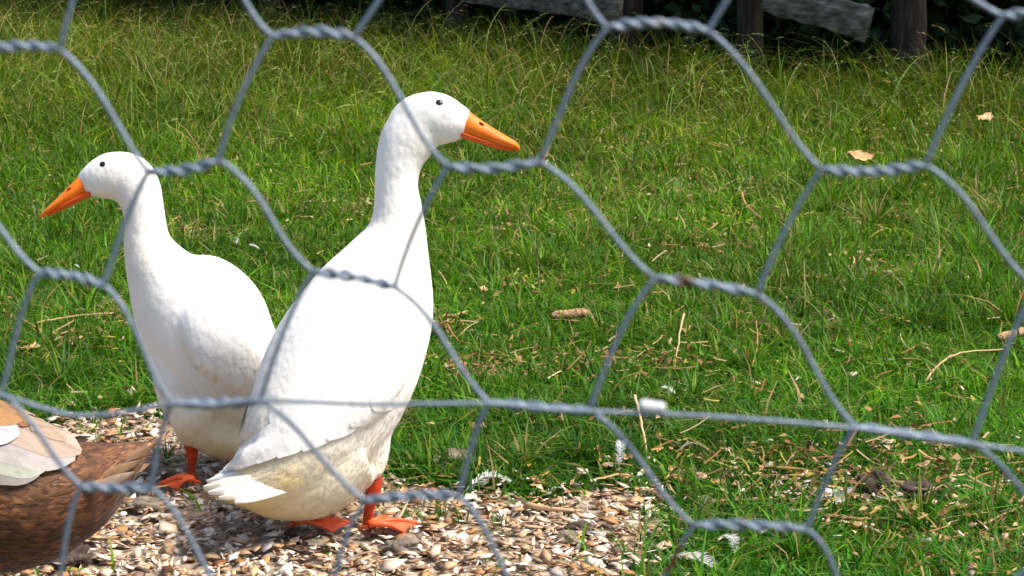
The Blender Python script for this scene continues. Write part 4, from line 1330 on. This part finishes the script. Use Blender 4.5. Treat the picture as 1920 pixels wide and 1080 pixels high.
clod(G(843, 868, .016), .026, 'grey-brown crumbly clod where the shell bed meets the grass beside the duck', M_CLOD, 1)
clod(G(760, 1026, .012), .024, 'wide grey clod of dirt on the shells below the orange foot', M_CLOD, 2, .45)
clod(G(1638, 905, .026), .017, 'round dark brown clod in the grass beside the curved white feather', M_DARKCLOD, 3, .9)
clod(G(1725, 917, .022), .019, 'flat dark reddish clod in the grass among dead stalks', M_DARKCLOD, 4, .5)
clod(G(1065, 1010, .012), .012, 'small grey clod on the shells right of the ducks', M_CLOD, 5, .7)
for i, (u, v, r) in enumerate([(130, 1050, .026), (265, 950, .018), (300, 885, .014), (560, 1005, .014), (590, 1022, .011), (640, 1016, .010), (505, 955, .014), (440, 985, .012), (1325, 942, .012), (1085, 992, .014)]):
    clod(G(u, v, .012), r, 'small brown dirt clod lying among the broken shells', M_CLOD if i % 3 else M_DARKCLOD, 20 + i, .6, 'dirt clods among the shells')

# brown seed spike
a, b = G(1034, 592, .040), G(1103, 586, .042)
t = np.linspace(0, 1, 34)
rad = 0.0085 * np.clip(np.minimum(t * 9, (1 - t) * 9), .35, 1) ** .5
V, Q, T = tube(np.outer(1 - t, a) + np.outer(t, b), rad, 20)
ax = nrm(b - a)
jit = 1 + rng.normal(0, .10, len(V))
cen = a + np.outer((V - a) @ ax, ax)
V = cen + (V - cen) * jit[:, None]
mb = MB(); mb.add(V, Q, T)
tag(link('dry_seed_spike', mb.mesh('dry_seed_spike', col=False, origin=a), M_COB, loc=a), 'thick tan cob-like seed spike lying on the lawn', 'seed spike')
a, b = G(1870, 635, .03), G(1925, 620, .034)
V, Q, T = tube(np.outer(1 - t, a) + np.outer(t, b), rad * .95, 20)
ax = nrm(b - a); cen = a + np.outer((V - a) @ ax, ax)
V = cen + (V - cen) * (1 + rng.normal(0, .10, len(V)))[:, None]
mb = MB(); mb.add(V, Q, T)
tag(link('dry_seed_spike', mb.mesh('dry_seed_spike', col=False, origin=a), M_COB, loc=a), 'tan seed spike half hidden in long tufts below the rising wire strand', 'seed spike')


def stalk(px, zs, r, label, col=(.5, .34, .15), group=None, name='straw_stalk'):
    pts = np.array([G(u, v, 0) + [0, 0, 0] if False else G(u, v, z) for (u, v), z in zip(px, zs)])
    c = catmull(pts, 4 * len(pts))
    c = c + rng.normal(0, .0006, c.shape)
    tt = np.linspace(0, 1, len(c))
    mb = MB(); mb.add(*tube(c, r * (1.05 - .45 * tt), 7), col=col)
    tag(link(name, mb.mesh(name, smooth=True, origin=pts[0]), M_DRY, loc=pts[0]), label, 'straw', group)


stalk([(60, 607), (110, 598), (165, 590), (215, 588)], [.03, .034, .036, .034], .0028, 'long tan straw stalk lying in the grass beside the white duck\'s breast')
stalk([(1190, 742), (1203, 795), (1213, 845)], [.075, .045, .015], .0024, 'slanting pale straw stalk standing below the white sleeve', (.58, .42, .22))
stalk([(1283, 588), (1272, 640), (1266, 690)], [.075, .045, .015], .0018, 'thin upright straw stalk on the lawn beyond the seed spike', (.55, .40, .2))
stalk([(1735, 715), (1765, 680), (1800, 662), (1880, 655)], [.02, .04, .045, .035], .0020, 'long bent pale stalk lying on the lawn below the seed spike', (.55, .38, .17))
stalk([(820, 594), (850, 592), (875, 584)], [.028, .03, .032], .0042, 'short thick tan stalk on the lawn right of the ducks', (.46, .28, .14))
stalk([(1128, 583), (1160, 596), (1185, 610)], [.04, .034, .028], .0026, 'dark brown twig on the lawn beside the thick seed spike', (.10, .055, .025), name='twig')
stalk([(840, 612), (862, 640), (895, 645)], [.04, .03, .025], .0020, 'orange-brown bent stem on the lawn in front of the short thick stalk', (.36, .16, .05), name='twig')
stalk([(1410, 690), (1420, 640), (1418, 600)], [.015, .045, .07], .0016, 'reddish thin stem rising from the lawn beneath the rusty joint', (.40, .2, .07))
stalk([(1390, 360), (1400, 385), (1428, 410)], [.04, .036, .03], .0034, 'curved dry stem in the dry yellowish patch of meadow', (.42, .22, .08), name='twig')
stalk([(1430, 875), (1500, 880), (1548, 888)], [.02, .022, .02], .0030, 'straight tan stalk lying along the scattered wood chips', (.50, .31, .14))
stalk([(1540, 968), (1590, 972), (1645, 974)], [.018, .02, .018], .0034, 'brown stick lying across the chips below the pale shell piece', (.36, .19, .08), name='twig')
stalk([(1700, 1075), (1730, 1050), (1765, 1035)], [.02, .022, .02], .0024, 'russet stalk in the grass at the foot of the netting', (.34, .16, .06))
stalk([(1840, 985), (1880, 965), (1925, 945)], [.022, .024, .02], .0022, 'pale stalk slanting over grass beyond the russet stalk', (.52, .36, .16))
stalk([(985, 948), (1040, 955), (1090, 958)], [.016, .018, .016], .0040, 'long tan wood splinter lying flat on the shells', (.50, .33, .18), name='wood_splinter')
stalk([(745, 980), (757, 955), (768, 935)], [.014, .022, .03], .0022, 'thin grey-tan stick leaning on the shells behind the orange foot', (.45, .34, .22), name='twig')


def leaf(pos, L_, Wd, label, yaw, mat=M_LEAF, group=None, curl=.3):
    n, m = 10, 7
    V = []
    for i in range(n):
        t = i / (n - 1); w = Wd * math.sin(math.pi * (t * .94 + .03)) ** .8 * rng.uniform(.6, 1.15)
        for j in range(m):
            s = j / (m - 1) - .5
            V.append([L_ * (t - .5), s * w, curl * L_ * (t - .5) ** 2 * 1.5 + curl * Wd * (2 * s) ** 2 * .5 + rng.normal(0, .05) * Wd])
    R = rot_eul(rng.normal(.2, .2), rng.normal(0, .2), yaw)
    V = np.array(V) @ R.T
    Q = [[i * m + j, i * m + j + 1, (i + 1) * m + j + 1, (i + 1) * m + j] for i in range(n - 1) for j in range(m - 1)]
    mb = MB(); mb.add(V, Q)
    o = link('dead_leaf', mb.mesh('dead_leaf', smooth=True, col=False), mat, loc=pos)
    return tag(o, label, 'leaf', group)


leaf(G(1612, 296, .05), .085, .045, 'curled orange dead leaf lying in the meadow grass above a twisted joint', .3)
leaf(G(52, 655, .03), .04, .03, 'crumpled tan dead leaf in the grass left of the ducks', .8)
leaf(G(905, 545, .03), .035, .022, 'brown curled dead leaf right of the duck\'s breast', 1.4)
leaf(G(840, 885, .016), .05, .026, 'dark brown shard of dead leaf under the grey-brown clod', .5, M_DARKCLOD)
leaf(G(575, 1038, .016), .055, .022, 'dark curved sheet in place of a shell shadow under the duck', .1, M_DARKCLOD)  # dark sheet laid where a shell just casts its shadow
leaf(G(1845, 225, .06), .08, .05, 'yellow-orange leaf in the tall grass near the fence', .9)
leaf(G(1560, 940, .016), .04, .034, 'cream rounded shell half in the grass beside the round clod', .4, M_WHITEBIT, curl=.5)['category'] = 'shell'
for i, (u, v) in enumerate([(1105, 715), (200, 610), (225, 640), (1460, 905), (1500, 960), (1610, 985), (1260, 880), (1180, 860), (1690, 960), (1345, 905), (1770, 1010), (1730, 1045), (1850, 1010), (760, 925), (800, 912), (1010, 905), (1080, 900)]):
    leaf(G(u, v, .018), rng.uniform(.018, .034), rng.uniform(.012, .02), 'small crumpled tan dead leaf on the ground', rng.uniform(0, 6.28), group='small dead leaves on the ground')
